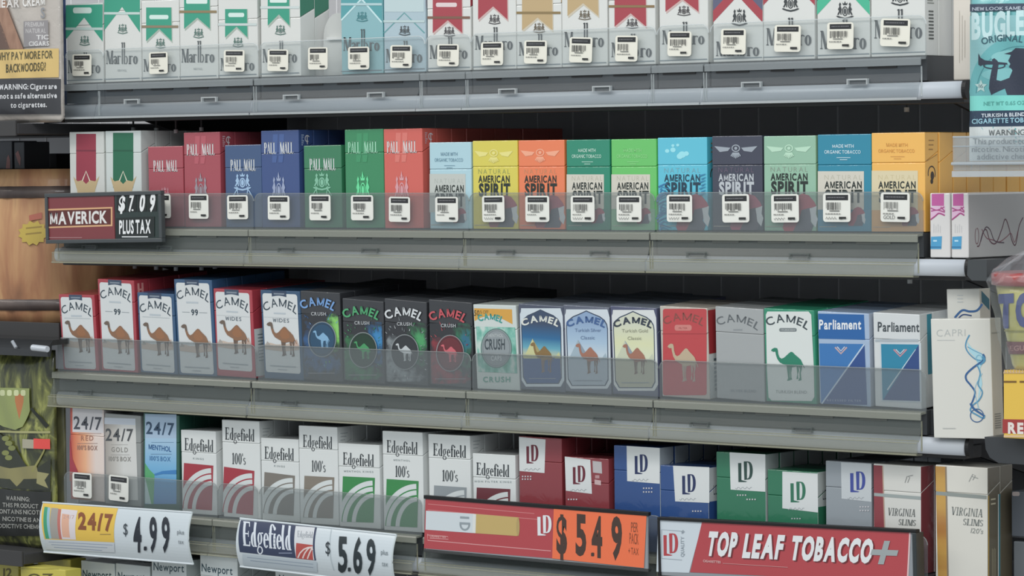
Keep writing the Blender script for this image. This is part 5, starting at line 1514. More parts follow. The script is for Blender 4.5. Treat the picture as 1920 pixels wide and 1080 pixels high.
a.text('QUALITY', 1283, 1044, 1283, 1006, 6, '#8f9aa3', bold=.02, rot=True); a.rect(1278, 996, 1284, 998, '#8f9aa3'); a.rect(1280, 994, 1282, 1000, '#8f9aa3')
WHT = '#dfe1e2'
for nm, x0, x1, y in (('TOP', 1324, 1379, 1039), ('LEAF', 1392, 1466, 1043), ('TOBACCO', 1481, 1634, 1047)):
    sl = .042
    a.text(nm, x0 + 2.5, y + 2, x1 + 2.5, y + 2 + (x1 - x0) * sl, 40, '#6e2a2e', bold=.055, shear=.16, part='letter_shadow')
    a.text(nm, x0, y, x1, y + (x1 - x0) * sl, 40, WHT, bold=.055, shear=.16)
f = lambda u, v: (1660 + u * 26 + v * 6, 1036 - v * 22 + u * 1)
a.poly([f(*p) for p in [(-.28, -1), (.14, -1), (.14, -.24), (.92, -.24), (.92, .24), (.14, .24), (.14, 1), (-.28, 1), (-.28, .24), (-1, .24), (-1, -.24), (-.28, -.24)]], '#9aa3a3', 'emblem')
a.text('CIGARETTES', 1319, 1053.5, 1352, 1056, 4, '#dcb0ae', bold=.03, part='small_print'); a.line([(1356, 1056), (1478, 1063.5)], .9, '#d0908f', 'small_print'); a.done()

# ================================================================== left of the shelves
def box_thing(name, label, cat, mw, wd, d, h, m, top=None, parts='box'):
    root = empty(name, mw); tag(root, label, cat)
    b = MB(); b.box(-wd / 2, wd / 2, -d / 2, d / 2, 0, h, m, .001, top=top); b.build(parts, root)
    return root
LX0, LX1 = -0.62, -0.165
def stand_shelf(label, zz, yf, x0=LX0, x1=LX1):
    root = empty('display_shelf', Matrix.Translation(((x0 + x1) / 2, 0, zz)))
    tag(root, label, 'shelf')
    h = (x1 - x0) / 2
    b = MB(); b.box(-h, h, yf - .05, WALL_Y - .002, -.012, 0, slate, .001); b.build('shelf_board', root)
    b = MB(); b.box(-h, h, yf - .053, yf - .0502, -.014, .003, dark, .0006); b.build('front_edge', root)
stand_shelf('dark shelf under the cream cigar pouch', BASE[1] + ZB - .043, -.0)
stand_shelf('dark shelf under the wooden barrel', BASE[3] + ZB + .048, .06)
stand_shelf('dark shelf under the olive leaf pouches', BASE[4] + ZB - .052, -.0)
def pouch(name, label, wpx, Y, zb, zt, depth, base_m, thick=1.0, cat='pouch'):
    """soft bag: two bulging skins pinched along a crimped edge. wpx: left and right edge in the photo at mid height"""
    X0, X1 = un(wpx[0], wpx[2], Y).x, un(wpx[1], wpx[2], Y).x
    wd, hg = X1 - X0, zt - zb
    mw = Matrix.Translation(((X0 + X1) / 2, Y, zb))
    root = empty(name, mw); tag(root, label, cat)
    def bend(x, z):
        u = min(1, abs(2 * x / wd)); v = min(1, max(0, z / hg))
        t = (1 - u ** 4) * (1 - (abs(2 * v - 1)) ** 6)
        return -depth * t - .0012 * math.sin(x * 160 + z * 70) * t
    bm = bmesh.new(); n, q = 28, 44
    for sgn in (1, -1):
        g = [[bm.verts.new((wd * (i / n - .5), (bend(wd * (i / n - .5), hg * j / q) if sgn > 0 else -bend(wd * (i / n - .5), hg * j / q) * .25), hg * j / q)) for i in range(n + 1)] for j in range(q + 1)]
        for j in range(q):
            for i in range(n):
                f = bm.faces.new((g[j][i], g[j][i + 1], g[j + 1][i + 1], g[j + 1][i]) if sgn > 0 else (g[j][i], g[j + 1][i], g[j + 1][i + 1], g[j][i + 1])); f.smooth = True
    bmesh.ops.remove_doubles(bm, verts=bm.verts[:], dist=1e-5)
    me = bpy.data.meshes.new('bag'); bm.to_mesh(me); bm.free(); me.materials.append(base_m)
    link_mesh('bag', me, root)
    a = Art(root, -.0006, True, bend); a.mw = mw; a.layer = 40
    return root, mw, wd, hg, a
z1 = BASE[1] + ZB - .043
root, mw, wd, hg, a = pouch('cigar_pouch', 'cream cigar pouch with gold band and black warning panel, at the upper left', (-75, 120, 130), -.03, z1 + .0003, z1 + .205, .012, mat('#b9b1a8', .35, .5, 0, .6))
a.quad((-70, 214), (116, 214), (116, 148), (-70, 150), '#3c3d41', 'warning_panel', n=6, nx=8)
a.quad((-70, 150), (112, 145), (112, 91), (-70, 96), '#d3b368', 'gold_band', n=4, nx=8)
a.quad((-20, 92), (46, 92), (12, 0), (-20, 0), pattern('cigar_leaf', [(.3, '#7d5a47'), (.5, '#a07a62'), (.7, '#8d6650')], (60, 60, 20)), 'cigar_print', n=4, nx=4)
a.poly([(-8, 92), (20, 92), (-2, 30), (-20, 20)], '#6b5246', 'cigar_print'); a.line([(14, 10), (46, 92)], 1.6, '#55443a', 'cigar_print')
a.text('CREAM', 44, 12, 86, 9, 16, '#dcdad6', bold=.03); a.text('IEAR', 0, 14, 38, 13, 15, '#d9d4cf', bold=.03)
a.text('S', 78, 33, 86, 33, 18, '#8d8f94', bold=.02)
a.quad((46, 88), (92, 86), (92, 38), (46, 40), '#8f8b8c', 'small_panel', n=2, nx=4)
for k, (tx, x0, x1) in enumerate((('PREMIUM', 49, 84), ('NATURAL', 50, 88), ('TIC', 70, 93), ('CIGARS', 56, 94))): a.text(tx, x0, 50 + 12 * k, x1, 49.5 + 12 * k, 8, '#b9b6b5' if k < 2 else '#d5d4d2', bold=.02)
a.text('WHY PAY MORE FOR', -3, 113, 101, 109, 14, '#5a5436', bold=.02); a.text('BACKWOODS\u00ae?', 13, 136, 88, 132, 15, '#4f4a30', bold=.02)
for tx, x0, x1, y in (('WARNING: Cigars are', 1, 109, 168), ('not a safe alternative', 2, 109, 185), ('to cigarettes.', 22, 90, 202)): a.text(tx, x0, y, x1, y - 1.5, 9.5, '#d3d4d6', bold=.03)
a.done()
root, mw, wd, hg, a = pouch('cigar_pouch', 'blue edged pouch standing behind the cream cigar pouch', (80, 124, 60), .012, z1 + .0003, z1 + .2, .004, mat('#2f4a7c', .4, .5, 0, .6))
a.quad((96, 92), (106, 92), (98, -10), (94, -10), '#cfd3d6', 'side_stripe', nx=2, n=2); a.text('ST', 99, 45, 107, 44, 26, '#5f87c0', bold=.02); a.done()
# barrel
z3 = BASE[3] + ZB + .0484
YB = .13
px_r = un(236, 520, YB).x
RB = .118
BX = px_r - RB * math.cos(math.radians(42)) * .98 + .0
root = empty('wooden_barrel', Matrix.Translation((BX - .02, YB, z3)))
tag(root, 'small brown wooden barrel with dark hoops beside the second shelf', 'barrel')
zt = un(60, 317, YB - RB).z - z3
wood = pattern('barrel_wood', [(.3, '#8a5f43'), (.45, '#b07a52'), (.6, '#c99a66'), (.75, '#9a6a4c')], (34, 34, 3.5), 4, .55, .4, .1, bump=.15)
def lathe(prof, m, name, seg=96, groove=0):
    bm = bmesh.new(); rings = []
    for r_, z_ in prof:
        rings.append([bm.verts.new(((r_ - (.0018 if groove and k % groove == 0 else 0)) * math.cos(2 * math.pi * k / seg), (r_ - (.0018 if groove and k % groove == 0 else 0)) * math.sin(2 * math.pi * k / seg), z_)) for k in range(seg)])
    for a_, b_ in zip(rings, rings[1:]):
        for k in range(seg):
            f = bm.faces.new((a_[k], a_[(k + 1) % seg], b_[(k + 1) % seg], b_[k])); f.smooth = True
    bm.faces.new(list(reversed(rings[0]))); bm.faces.new(rings[-1])
    me = bpy.data.meshes.new(name); bm.to_mesh(me); bm.free(); me.materials.append(m)
    return link_mesh(name, me, root)
rad = lambda z: RB * (1 - .10 * (2 * z / zt - 1) ** 2)
lathe([(rad(zt * k / 14), zt * k / 14) for k in range(15)], wood, 'staves', groove=4)
hoop = pattern('hoop_iron', [(.3, '#4a3f3c'), (.7, '#6b5c55')], (30, 30, 30), rough=.5)
for y0, y1 in ((372, 349), (585, 563)):
    z0_, z1_ = un(60, y0, YB - RB).z - z3, un(60, y1, YB - RB).z - z3
    lathe([(rad(z0_) - .004, z0_), (rad(z0_) + .0015, z0_ + .0004), (rad(z1_) + .0015, z1_ - .0004), (rad(z1_) - .004, z1_)], hoop, 'hoop')
BR_MW = Matrix.Translation((BX - .02, YB, z3))
a = Art(root, -RB, True, lambda x, z: RB - math.sqrt(max(1e-6, (rad(min(max(z, 0), zt)) + .001) ** 2 - min(x * x, RB * RB * .96)))); a.mw = BR_MW
def onbarrel(x, y):
    """point where the photo ray meets the barrel side"""
    d = ray(x, y); o = CAM - Vector((BX - .02, YB, z3)); r_ = RB * .985
    A, B_, C_ = d.x ** 2 + d.y ** 2, 2 * (o.x * d.x + o.y * d.y), o.x ** 2 + o.y ** 2 - r_ * r_
    dis = max(0, B_ * B_ - 4 * A * C_)
    t = (-B_ - math.sqrt(dis)) / (2 * A)
    p = o + d * t
    return p.x, p.z
a.P = onbarrel
a.poly([(66 + (29 if k % 2 else 24) * math.cos(k * math.pi / 12), 437 + (24 if k % 2 else 19) * math.sin(k * math.pi / 12)) for k in range(24)], '#c3a83a', 'starburst_sticker')
for k in range(2): a.line([(52, 428 + 11 * k), (82, 425 + 11 * k)], 3, '#9a7f2f', 'starburst_sticker')
a.poly([(56, 404), (80, 398), (81, 410), (58, 414)], '#b3604a', 'starburst_sticker')
a.done()
# dark boxes standing on the barrel
for k, (x0, x1, yt, lab, c) in enumerate(((-30, 22, 265, 'dark box with a pink flame print on top of the barrel, at the photo edge', '#5c5e64'), (26, 45, 266, 'narrow dark box with a pink flame print on top of the barrel', '#55575c'))):
    Yb = YB - .03
    A, B_ = un(x0, yt, Yb), un(x1, yt, Yb)
    bw = B_.x - A.x
    mw = Matrix.Translation(((A.x + B_.x) / 2, Yb + .02, z3 + zt))
    r2 = box_thing('tobacco_box', lab, 'box', mw, bw, .04, A.z - z3 - zt, mat(c, .5, .3), top=mat('#4c4e52', .5))
    a = Art(r2, -.0202, True); a.mw = mw
    ox = 14 if k == 0 else 33
    a.poly([(ox - 3, 316), (ox + 5, 316), (ox + 5, 300), (ox + 2, 290), (ox - 1, 296)] if k == 0 else [(ox, 302), (ox + 5, 312), (ox + 6, 296), (ox + 1, 282), (ox - 4, 288)], '#c98a82', 'flame_print'); a.done()
for k, (x0, x1) in enumerate(((52, 64), (84, 96), (110, 124))):
    Yb = YB + .05
    A, B_ = un(x0, 292, Yb), un(x1, 292, Yb)
    mw = Matrix.Translation(((A.x + B_.x) / 2, Yb, z3 + zt))
    box_thing('tobacco_box', ['dim black box end on the barrel, nearest the flame printed boxes', 'dim black box end on the barrel, middle of three', 'dim black box end on the barrel, nearest the striped packs'][k], 'box', mw, B_.x - A.x, .03, .018, mat('#26262a', .5, .3))
# dark glossy tray, leaf pouches
z4 = BASE[4] + ZB - .052
YP = -.004
root = empty('pouch_tray', Matrix.Translation((0, 0, z3 - .012)))
A, B_ = un(-80, 620, -.02), un(112, 620, -.02)
tag(root, 'glossy black tray lip under the barrel', 'tray')
b = MB(); b.prism([(.02, -.0002), (-.026, -.002), (-.036, -.012), (-.034, -.020), (-.03, -.020), (-.028, -.008), (.02, -.006)], A.x, B_.x - .004, mat('#232425', .2, .6)); b.build('tray_lip', root)
b = MB(); b.tube([(un(56, 652, -.05).x, -.046, un(56, 652, -.05).z - z3 + .012), (un(84, 655, -.05).x, -.046, un(84, 655, -.05).z - z3 + .012)], .0035, steel); b.tube([(un(20, 610, -.04).x, -.038, -.004), (un(27, 625, -.04).x, -.038, -.011)], .002, steel); b.build('peg', root)
leafm = pattern('leaf_print', [(.28, '#1f2219'), (.42, '#3c4022'), (.53, '#6b6f33'), (.62, '#a3a64f'), (.7, '#4a5526')], (46, 46, 22), 5, .32, 1.2, .6, bump=.3)
root, mw, wd, hg, a = pouch('cigar_pouch', 'olive green leaf pouch with red price sticker and black warning panel', (-70, 107, 850), YP, z4 + .0003, z4 + .222, .013, leafm)
a.quad((-66, 1004), (98, 1004), (98, 922), (-66, 908), '#2b2d2b', 'warning_panel', n=6, nx=8)
a.poly([(-66, 905), (96, 918), (97, 860), (60, 885), (30, 840), (0, 812), (-66, 812)], '#34382c', 'dark_band')
a.poly([(-66, 808), (97, 812), (97, 808), (-66, 804)], '#a5a36a', 'banner')
a.poly([(-20, 868), (20, 878), (70, 872), (76, 897), (46, 898), (33, 912), (20, 898), (-20, 896)], '#8d8654', 'banner'); a.poly([(72, 884), (94, 888), (86, 900), (93, 915), (70, 906)], '#9a9462', 'banner')
a.line([(62, 884), (84, 845), (92, 815)], 4, '#8f8c4c', 'banner', 2); a.line([(60, 765), (78, 785), (92, 800)], 5, '#23281c', 'banner', 9)
for k in range(5): a.ell(12 + 6 * (k % 3), 822 + 9 * k, 7, 5, '#7f8546', 'banner', 12)
a.poly([(-10, 726), (57, 728), (58, 770), (44, 800), (30, 806), (8, 800), (-10, 790)], '#8f9a58', 'crest_print'); a.poly([(30, 740), (46, 738), (46, 752), (42, 770), (38, 786), (34, 770), (30, 752)], '#b8713c', 'crest_print')
for k in range(4): a.rrect(2 + 13 * k, 731, 11 + 13 * k, 742, 3, '#c9cf9a', 'crest_print')
a.quad((44, 840), (66, 841), (66, 824), (44, 823), '#a5a08a', 'price_label'); a.quad((65, 841), (97, 842), (97, 823), (65, 822), '#e8453c', 'price_label')
for tx, x0, x1, y in (('WARNING:', 14, 58, 937), ('THIS PRODUCT', 7, 74, 950), ('CONTAINS NICOTINE.', -6, 92, 962), ('NICOTINE IS AN', 7, 78, 976), ('ADDICTIVE CHEMICAL.', -8, 96, 989)): a.text(tx, x0, y, x1, y + 3, 7.6, '#9a9a94', bold=.03)
a.done()
root, mw, wd, hg, a = pouch('cigar_pouch', 'second olive pouch behind the one with the red price sticker', (60, 125, 900), .012, z4 + .0003, z4 + .2, .006, pattern('leaf_print_dim', [(.3, '#3a3b2c'), (.5, '#6b6a45'), (.7, '#8d8a5c')], (30, 30, 14), 4, .4, 1, .4)); a.done()
# low yellow packs
z5 = BASE[5] + ZB - .06
for k, (x0, x1, yt, Y, lab) in enumerate(((-40, 24, 1050, -.02, 'yellow pack low at the photo corner'), (28, 112, 1062, -.05, 'yellow pack with black lettering in front of the other low yellow ones'), (60, 122, 1045, .0, 'yellow pack behind, showing a dark sign on its top corner'))):
    A, B_ = un(x0, yt, Y), un(x1, yt, Y)
    mw = Matrix.Translation(((A.x + B_.x) / 2, Y + .02, z5))
    r2 = box_thing('tobacco_pack', lab, 'tobacco pack', mw, B_.x - A.x, .024, A.z - z5, mat('#c9bc34', .45, .3), top=mat('#d3c84e', .5))
    a = Art(r2, -.0122, True); a.mw = mw
    if k == 0: a.text('12', 6, 1082, 22, 1082, 16, '#6b5f1a', bold=.02)
    if k == 1: a.text('OZ', 52, 1090, 100, 1090, 14, '#5a5018', bold=.02); a.rect(30, 1066, 110, 1067, '#a5992a', 'lid_seam')
    if k == 2: a.text('5', 113, 1078, 119, 1078, 10, '#5a5018', bold=.02)
    a.done()
stand_shelf('dark shelf under the low yellow packs', z5 - .0002, -.02)

# ================================================================== right end of the shelves
# carton behind, on the top rail
A, B_ = un(1786, 60, .012), un(1832, 60, .012)
mw = Matrix.Translation(((A.x + B_.x) / 2, .024, BASE[1] + ZB - .0222))
r2 = box_thing('cigarette_carton', 'cream white carton standing between the top shelf packs and the teal pouch', 'carton', mw, B_.x - A.x, .022, .125, mat('#d9d0c3', .45, .3))
a = Art(r2, -.0112, True); a.mw = mw
for k in range(3): a.line([(1799 + 5 * k, 20 + 9 * k), (1799 + 5 * k, 118 - 5 * k)], .9, '#b5aea2', 'small_print')
a.done()
# side arm that holds the hanging goods, acrylic pocket, teal pouch
def arm(name, label, pts, Y, t, m):
    P = [un(x, y, Y) for x, y in pts]
    root = empty(name, Matrix.Translation((P[0].x, Y, P[0].z))); tag(root, label, 'bracket')
    b = MB(); b.slab([(p.x - P[0].x, p.z - P[0].z) for p in P], 0, t, m); b.build('arm_plate', root)
    return root, P[0]
YA = -.05
P0, P1 = un(1788, 320, YA), un(2010, 316, YA); PT = un(1790, 257, YA)
root = empty('acrylic_pocket', Matrix.Translation((P0.x, YA, P0.z)))
tag(root, 'clear acrylic pocket holding the teal tobacco pouch', 'holder')
cl = plastic('acrylic', '#b9c3c9', .22, .12); ed = plastic('acrylic_edge', '#c9d3d9', .55, .15)
L = P1.x - P0.x; Hh = PT.z - P0.z
b = MB(); b.box(0, L, -.0015, 0, 0, Hh, cl); b.build('front_sheet', root)
b = MB(); b.box(0, .0015, .0, .028, 0, Hh, cl); b.build('side_sheet', root)
b = MB(); b.box(0, L, -.003, .03, -.0055, -.0003, ed); b.tube([(0, -.003, .006), (L, -.003, .006)], .0014, ed); b.build('floor_sheet', root)
b = MB(); b.box(0, L, .0285, .03, 0, Hh * 1.6, cl); b.build('back_sheet', root)
b = MB(); b.tube([(0, -.0008, Hh), (L, -.0008, Hh)], .0008, ed); b.tube([(0, -.0008, Hh * .72), (L, -.0008, Hh * .72)], .0006, ed); b.build('fold_line', root)
b = MB(); b.box(L * .45, L * .6, .03, .06, Hh * .6, Hh * .9, dark); b.build('hook', root)
zb = un(1840, 301, YA + .012).z; ztp = un(1840, -30, YA + .012).z
root, mw, wd, hg, a = pouch('tobacco_pouch', 'teal tobacco pouch with a dark bugler silhouette at the upper right', (1820, 2012, 160), YA + .014, zb, ztp, .009, mat('#6ab8ba', .32, .6, 0, .6))
a.quad((1820, 180), (2008, 178), (2008, 28), (1820, 30), '#7fb5b8', 'picture_panel', n=6, nx=8)
a.quad((1820, 22), (2008, 18), (2008, 6), (1820, 8), '#2c3c52', 'header_band', nx=8)
a.text('NEW LOOK SAME GREAT TASTE', 1824, 20, 1996, 16, 6, '#a9b5c0', bold=.02)
a.text('BUGLER', 1823, 72, 1944, 66, 45, '#b9d9da', bold=.05)
a.ell(1915, 172, 96, 106, '#5ba9ac', 'picture_panel', 40)
a.quad((1819, 302), (2008, 300), (2008, 236), (1819, 238), '#cfd5d3', 'warning_panel', n=4, nx=8)
a.quad((1819, 238), (2008, 236), (2008, 206), (1820, 208), '#223a52', 'navy_band', n=2, nx=8)
a.quad((1820, 208), (2008, 206), (2008, 178), (1820, 180), '#6fd0c4', 'mint_band', n=2, nx=8)
a.ring(1915, 178, 84, 92, 1.6, '#3f8a90', a0=182, a1=358); a.ell(1900, 108, 40, 14, '#79bcbd', 'picture_panel'); a.ell(1886, 140, 44, 12, '#71b6b8', 'picture_panel')
a.text('ORIGINAL', 1843, 84, 1918, 80, 12, '#2c5a66', bold=.02, arc=.25)
NV = '#2a3244'
a.poly([(1860, 178), (1856, 166), (1857, 152), (1864, 118), (1861, 112), (1866, 109), (1872, 114), (1874, 120), (1870, 150), (1878, 152), (1894, 146), (1900, 132), (1897, 128), (1893, 126), (1896, 120), (1892, 114), (1897, 103), (1884, 101), (1898, 97), (1906, 90), (1922, 91), (1936, 100), (1938, 116), (1930, 134), (1948, 142), (1975, 155), (1980, 178), (1890, 178), (1886, 166)], NV, 'bugler_print')
a.poly([(1836, 100), (1840, 108), (1848, 113), (1890, 118), (1891, 121), (1846, 121), (1840, 124), (1836, 121)], NV, 'bugler_print'); a.ring(1866, 123, 21, 7, 2.4, NV, 'bugler_print')
star = [(1841 + (12 if k % 2 == 0 else 5.5) * math.sin(k * math.pi / 5), 162 - (13 if k % 2 == 0 else 6) * math.cos(k * math.pi / 5)) for k in range(10)]
a.poly(star, '#a9c9c5', 'star_print'); a.text('16', 1837, 165, 1845, 165, 7, '#4f6a70')
a.text('NET WT 0.65 OZ', 1846, 198, 1925, 196, 7, '#4fa59c', bold=.02)
a.text('TURKISH & BLENDED', 1842, 220, 1936, 217, 6.5, '#c9d3da', bold=.03); a.text('CIGARETTE TOBACCO', 1824, 232, 1960, 228, 8.5, '#8fc0d0', bold=.03)
for tx, x0, x1, y in (('WARNING:', 1856, 1927, 254), ('This product contains', 1826, 1962, 270), ('nicotine. Nicotine is an', 1824, 1968, 285), ('addictive chemical.', 1834, 1956, 299)): a.text(tx, x0, y, x1, y - 1, 10.5, '#5a6062')
a.done()
# slim packs lying on their long edge at the end of the second shelf
zs = BASE[2] + ZB - .0222
for k, (x0, x1) in enumerate(((1743, 1781), (1783, 1816))):
    Ys = -.006
    A, B_ = un(x0, 362, Ys), un(x1, 362, Ys)
    D = .098
    mw = Matrix.Translation(((A.x + B_.x) / 2, Ys + D / 2, zs))
    r2 = box_thing('slim_cigarette_pack', ['white slim pack with pink end lying by the golden packs, nearer the tray', 'white slim pack with pink end whose long shadow-grey side shows a dark scribble'][k], 'cigarette pack', mw, B_.x - A.x - .0004, D, A.z - zs, board('#d6d3d0'))
    tag(r2, group='slim packs lying at the end of the second shelf')
    a = Art(r2, -D / 2, True); a.mw = mw
    w = x1 - x0; xo = x0 + (2 if k == 0 else 2)
    a.quad((xo + 2, 386), (xo + w * .66, 386), (xo + w * .66, 363), (xo + 2, 363.5), '#c0549a')
    a.poly([(xo, 413), (xo + 14, 402), (xo + w * .7, 404), (xo + w * .7, 386), (xo, 388)], '#dcb3cf')
    for pts, t in (([(xo, 390), (xo + 12, 394), (xo + w * .68, 388)], 2.2), ([(xo + 1, 396), (xo + 13, 394), (xo + w * .7, 398)], 2.2), ([(xo, 412), (xo + 9, 405), (xo + 16, 400), (xo + w * .7, 404)], 2.6), ([(xo + w * .5, 388), (xo + w * .7, 396)], 2)): a.line(smooth(pts), t, '#a8407f')
    a.quad((xo, 467), (xo + w * .53, 467), (xo + w * .56, 443), (xo + 1, 444), '#3f9dcb', 'label_panel'); a.rect(xo, 462, xo + w * .53, 465, '#2a7aa8', 'label_panel'); a.rect(xo + 5, 450, xo + 12, 453, '#b5dcec', 'label_panel')
    for q in range(4): a.line([(xo + 6 + 4 * q, 420 + q % 2 * 3), (xo + 6 + 4 * q, 436)], .7, '#c0c3c4', 'small_print')
    a.done()
    if k == 1:
        b = MB(); wd2 = B_.x - A.x - .0004
        a = Art(r2, -wd2 / 2, False, face='R', x0=-D / 2); a.mw = mw
        a.rect(.6, 55.4, 97.5, .6, '#a9a7a4', 'shaded_side')  # grey fill paints the shadow lying on this white face
        sc = lambda P: [(p[0], p[1]) for p in P]
        for P, t, c in (([(14 + 3 * math.sin(q * .5) - q * .02, 19 + 7 * math.cos(q * .5)) for q in range(13)], .9, '#6b3a44'), ([(14, 10), (18, 11), (24, 22), (30, 24), (36, 14), (46, 12), (56, 24), (62, 33), (68, 26), (74, 13), (80, 10), (86, 26), (93, 34)], 1.3, '#5a3440'), ([(22, 25), (30, 17), (40, 15), (52, 13), (64, 17), (72, 20), (78, 12), (84, 22)], .9, '#7d4450'), ([(20, 14), (28, 26), (36, 24), (44, 14), (60, 12)], 1.1, '#4d3a46')): a.line(smooth(P), t, c, 'scribble_print')
        a.line([(97, 55), (97, 1)], .6, '#8d8b88', 'shaded_side'); a.done()
# slim white packs on the third shelf end
zc = BASE[3] + ZB - .0222
def slim(label, x0, x1, ytop, Y, zb, side):
    A, B_ = un(x0, ytop, Y), un(x1, ytop, Y)
    mw = Matrix.Translation((A.x + (B_.x - A.x) / 2, Y + .009, zb)) @ ry(-1.6)
    r2 = empty('slim_cigarette_pack', mw); tag(r2, label, 'cigarette pack', 'slim packs at the end of the third shelf')
    wd, h = B_.x - A.x, A.z - zb
    pack_body(r2, wd, .018, h, board('#d5d4cb'), board(side), .0)
    a = Art(r2, -.0091, True); a.mw = mw
    return r2, a, wd, h, mw
BL1, BL2, BL3 = '#2c5f96', '#79bcd8', '#4a92b8'
r2, a, wd, h, mw = slim('white slim pack with blue ribbon swirl at the third shelf end', 1750, 1862, 596, -.016, zc, '#cdc8ba')
a.text('CAPRI', 1756, 631, 1810, 630, 13, '#b3b8b5', bold=-.012, track=.1); a.rect(1757, 637, 1790, 638.5, '#c3c6c2', 'small_print')
a.poly([(1813, 640), (1822, 652), (1840, 662), (1848, 672), (1838, 690), (1842, 720), (1836, 745), (1832, 770), (1838, 700), (1830, 672), (1818, 660)], '#a5d3df', 'ribbon_print')
for P, t, c, t1 in (([(1818, 628), (1812, 640), (1811, 652), (1818, 664), (1830, 674), (1842, 676)], 2.6, BL3, 2), ([(1843, 664), (1846, 672), (1838, 680), (1824, 690), (1812, 702), (1812, 712), (1820, 722), (1828, 734), (1826, 746), (1822, 756)], 4, BL1, 3), ([(1842, 668), (1846, 676), (1838, 684)], 6, BL3, 3), ([(1814, 650), (1828, 658), (1842, 664)], 1.2, BL3, 1), ([(1832, 684), (1838, 700), (1834, 720), (1842, 735), (1836, 750), (1824, 760), (1820, 770), (1832, 778), (1844, 784), (1846, 778)], 2.2, BL3, 3), ([(1820, 756), (1826, 766), (1840, 776), (1846, 780)], 4.5, BL1, 3), ([(1842, 700), (1828, 730), (1836, 768)], 1, BL2, 1)): a.line(smooth(P), t, c, 'ribbon_print', t1)
a.ring(1832, 779, 13, 13, 1.6, BL1, 'ribbon_print'); a.ring(1836, 672, 6, 7, 1.2, BL2, 'ribbon_print')
a.rect(1768, 802, 1792, 803.5, '#c0c2bd', 'small_print'); a.done()
a = Art(r2, -wd / 2, False, face='R', x0=-.009); a.mw = mw
for q in range(7): a.rect(3, 22 - 2 * q, 13, 21 - 2 * q, '#8f8f88', 'barcode')
a.rect(2, 93, 14, 92, '#aaa79c', 'small_print'); a.done()
r2, a, wd, h, mw = slim('white slim pack with dark blue ribbon curl, behind another slim pack, third shelf end', 1780, 1842, 541, .012, BASE[3] + ZB + .0003, '#d3cbb9')
for P, t, c in (([(1790, 596), (1804, 582), (1818, 584), (1832, 582), (1842, 570)], 4, BL1), ([(1796, 598), (1806, 590), (1822, 592)], 2.4, '#26477c')): a.line(smooth(P), t, c, 'ribbon_print')
for q in range(3): a.rect(1795, 553 + 6 * q, 1806, 555 + 6 * q, '#c0c3c2', 'small_print')
a.done()
a = Art(r2, -wd / 2, False, face='R', x0=-.009); a.mw = mw
a.poly([(3, 106), (16, 98), (16, 88), (3, 96)], '#1f6a7c', 'side_stripe'); a.done()
# black arms under the hanging goods
arm('shelf_bracket', 'dark grey bracket arm under the yellow roll box', [(1846, 819), (1990, 822), (1990, 876), (1872, 868), (1856, 858), (1848, 842)], -.055, .05, mat('#35383b', .4, .2))
arm('shelf_bracket', 'dark bracket block at the end of the second shelf rail', [(1815, 487), (1850, 487), (1850, 520), (1990, 522), (1990, 530), (1822, 526), (1813, 516)], -.03, .04, mat('#3f4345', .4, .2))
# yellow box of rolling papers and the round tub standing on it
YT = -.07
A, B_ = un(1881, 694, YT), un(2010, 694, YT); Z0 = un(1881, 819, -.055).z + .0004
mw = Matrix.Translation(((A.x + B_.x) / 2, YT + .035, Z0))
r2 = box_thing('rolling_paper_box', 'yellow box with a dark red band reading RE under the round tub', 'box', mw, B_.x - A.x, .07, A.z - Z0, mat('#e2b829', .45, .3))
a = Art(r2, -.0352, True); a.mw = mw
a.quad((1880, 812), (2008, 816), (2008, 788), (1880, 786), '#a3302c', 'red_band'); a.text('RED', 1890, 812, 1938, 813.5, 19, '#dfd5cc', bold=.05)
a.rect(1882, 816, 2008, 820, '#d9b98a', 'red_band'); a.rect(1882, 714, 1906, 717.5, '#7d5a1c', 'dark_dash'); a.rect(1912, 714, 1990, 717.5, '#7d5a1c', 'dark_dash')
for k in range(20): a.poly([(1881 + 5.6 * k, 700), (1884 + 5.6 * k, 692), (1886.6 + 5.6 * k, 700)], '#c9a878', 'torn_edge')
a.done()
root = empty('tobacco_tub', Matrix.Translation(((A.x + B_.x) / 2 - .009, YT + .036, A.z + .0004)))
tub_mw = root.matrix_world.copy()
tag(root, 'round tub with big blue letters on olive yellow, wrapped in clear film', 'tub')
RT_ = un(1985, 600, YT).x - un(1916, 600, YT).x
Ztop = un(1870, 525, YT).z - A.z
r0 = .042
lathe([(r0 * .72, 0), (r0 * .76, .004), (r0 * 1.007, Ztop * .72), (r0 * 1.1, Ztop * .98)], pattern('tub_olive', [(.35, '#b3ae4c'), (.6, '#c3bd5c')], (20, 20, 60), rough=.35), 'tub_wall', 64)
lathe([(r0 * 1.1, Ztop * .93), (r0 * 1.17, Ztop * .94), (r0 * 1.17, Ztop * 1.06), (r0 * 1.1, Ztop * 1.08)], mat('#a33a38', .35, .4), 'tub_lid', 64)
a = Art(root, 0, True); a.mw = tub_mw
def ontub(x, y):
    d = ray(x, y); o = CAM - tub_mw.translation
    z = 0
    r_ = r0
    for _ in range(4):
        A_, B2, C2 = d.x ** 2 + d.y ** 2, 2 * (o.x * d.x + o.y * d.y), o.x ** 2 + o.y ** 2 - r_ * r_
        t = (-B2 - math.sqrt(max(0, B2 * B2 - 4 * A_ * C2))) / (2 * A_); p = o + d * t
        v = min(max(p.z / Ztop, 0), 1); r_ = r0 * (.75 + .357 * v) + .0006
    ontub.y = p.y
    return p.x, p.z
a.P = ontub
a.bend = lambda x, z: -math.sqrt(max(1e-8, (r0 * (.75 + .357 * min(max(z / Ztop, 0), 1)) + .0006) ** 2 - x * x))
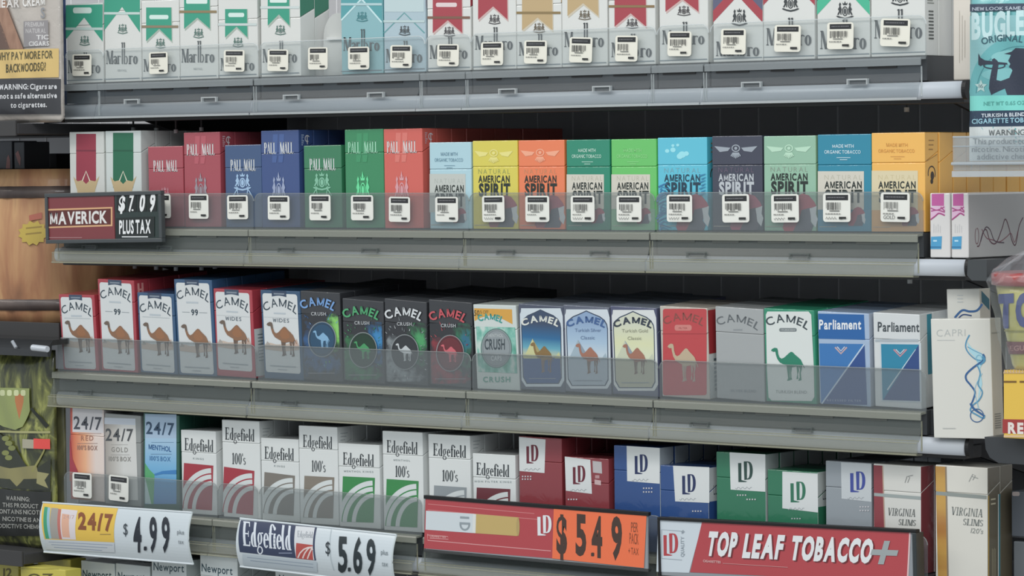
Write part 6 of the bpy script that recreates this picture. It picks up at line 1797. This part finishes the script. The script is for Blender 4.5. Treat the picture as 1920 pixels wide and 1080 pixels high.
a.text('TOP', 1872, 611, 1966, 606, 54, '#2c3f86', bold=.07); a.rect(1874, 619, 1950, 621.5, '#8d8a3a', 'small_print')
a.quad((1880, 664), (1960, 662), (1962, 640), (1879, 640), '#6e3034', 'red_band', nx=8); a.text('REGULAR', 1884, 658, 1950, 656, 9, '#a97a72', bold=.02); a.done()
film = plastic('clear_film', '#c9ced2', .16, .1)
bm = bmesh.new(); seg = 40; rings = []
rnd = random.Random(4)
for j in range(12):
    v = j / 11; z_ = -.0 + v * (Ztop * 1.34)
    rr = r0 * (.84 + .4 * min(1, v * 1.25)) + .002 if v < .8 else r0 * 1.2 * (1 - (v - .8) * 3.2)
    rings.append([bm.verts.new(((rr + rnd.uniform(-.0018, .0022) * (1 + 2 * (v > .75))) * math.cos(2 * math.pi * k / seg), (rr + rnd.uniform(-.0018, .0022)) * math.sin(2 * math.pi * k / seg), z_ + rnd.uniform(-.002, .002) * (j > 7))) for k in range(seg)])
for p, q in zip(rings, rings[1:]):
    for k in range(seg): bm.faces.new((p[k], p[(k + 1) % seg], q[(k + 1) % seg], q[k]))
me = bpy.data.meshes.new('film_wrap'); bm.to_mesh(me); bm.free(); me.materials.append(film); link_mesh('film_wrap', me, root)
# dim boxes at the lower right corner
for k, (x0, x1, y0, y1, c, lab) in enumerate(((1896, 1985, 920, 1012, '#5a6068', 'grey box at the right photo edge beyond the slim packs, upper of two'), (1900, 1985, 1014, 1100, '#6b7074', 'grey box at the right photo edge beyond the slim packs, lower of two'))):
    Y = .03
    A, B_ = un(x0, y0, Y), un(x1, y1, Y)
    mw = Matrix.Translation(((A.x + B_.x) / 2, Y + .03, B_.z))
    r2 = box_thing('tobacco_box', lab, 'box', mw, B_.x - A.x, .06, A.z - B_.z - .0003, mat(c, .5, .2))
    if k == 0:
        a = Art(r2, -.0302, True); a.mw = mw; a.rrect(1898, 914 + 8, 1912, 930, 3, '#b9aaa5', 'white_cap'); a.done()
    else: zlow = B_.z
stand_shelf('dark shelf under the two grey boxes at the right photo edge', zlow - .0003, -.0, un(1896, 1000, .03).x - .002, 1.5)
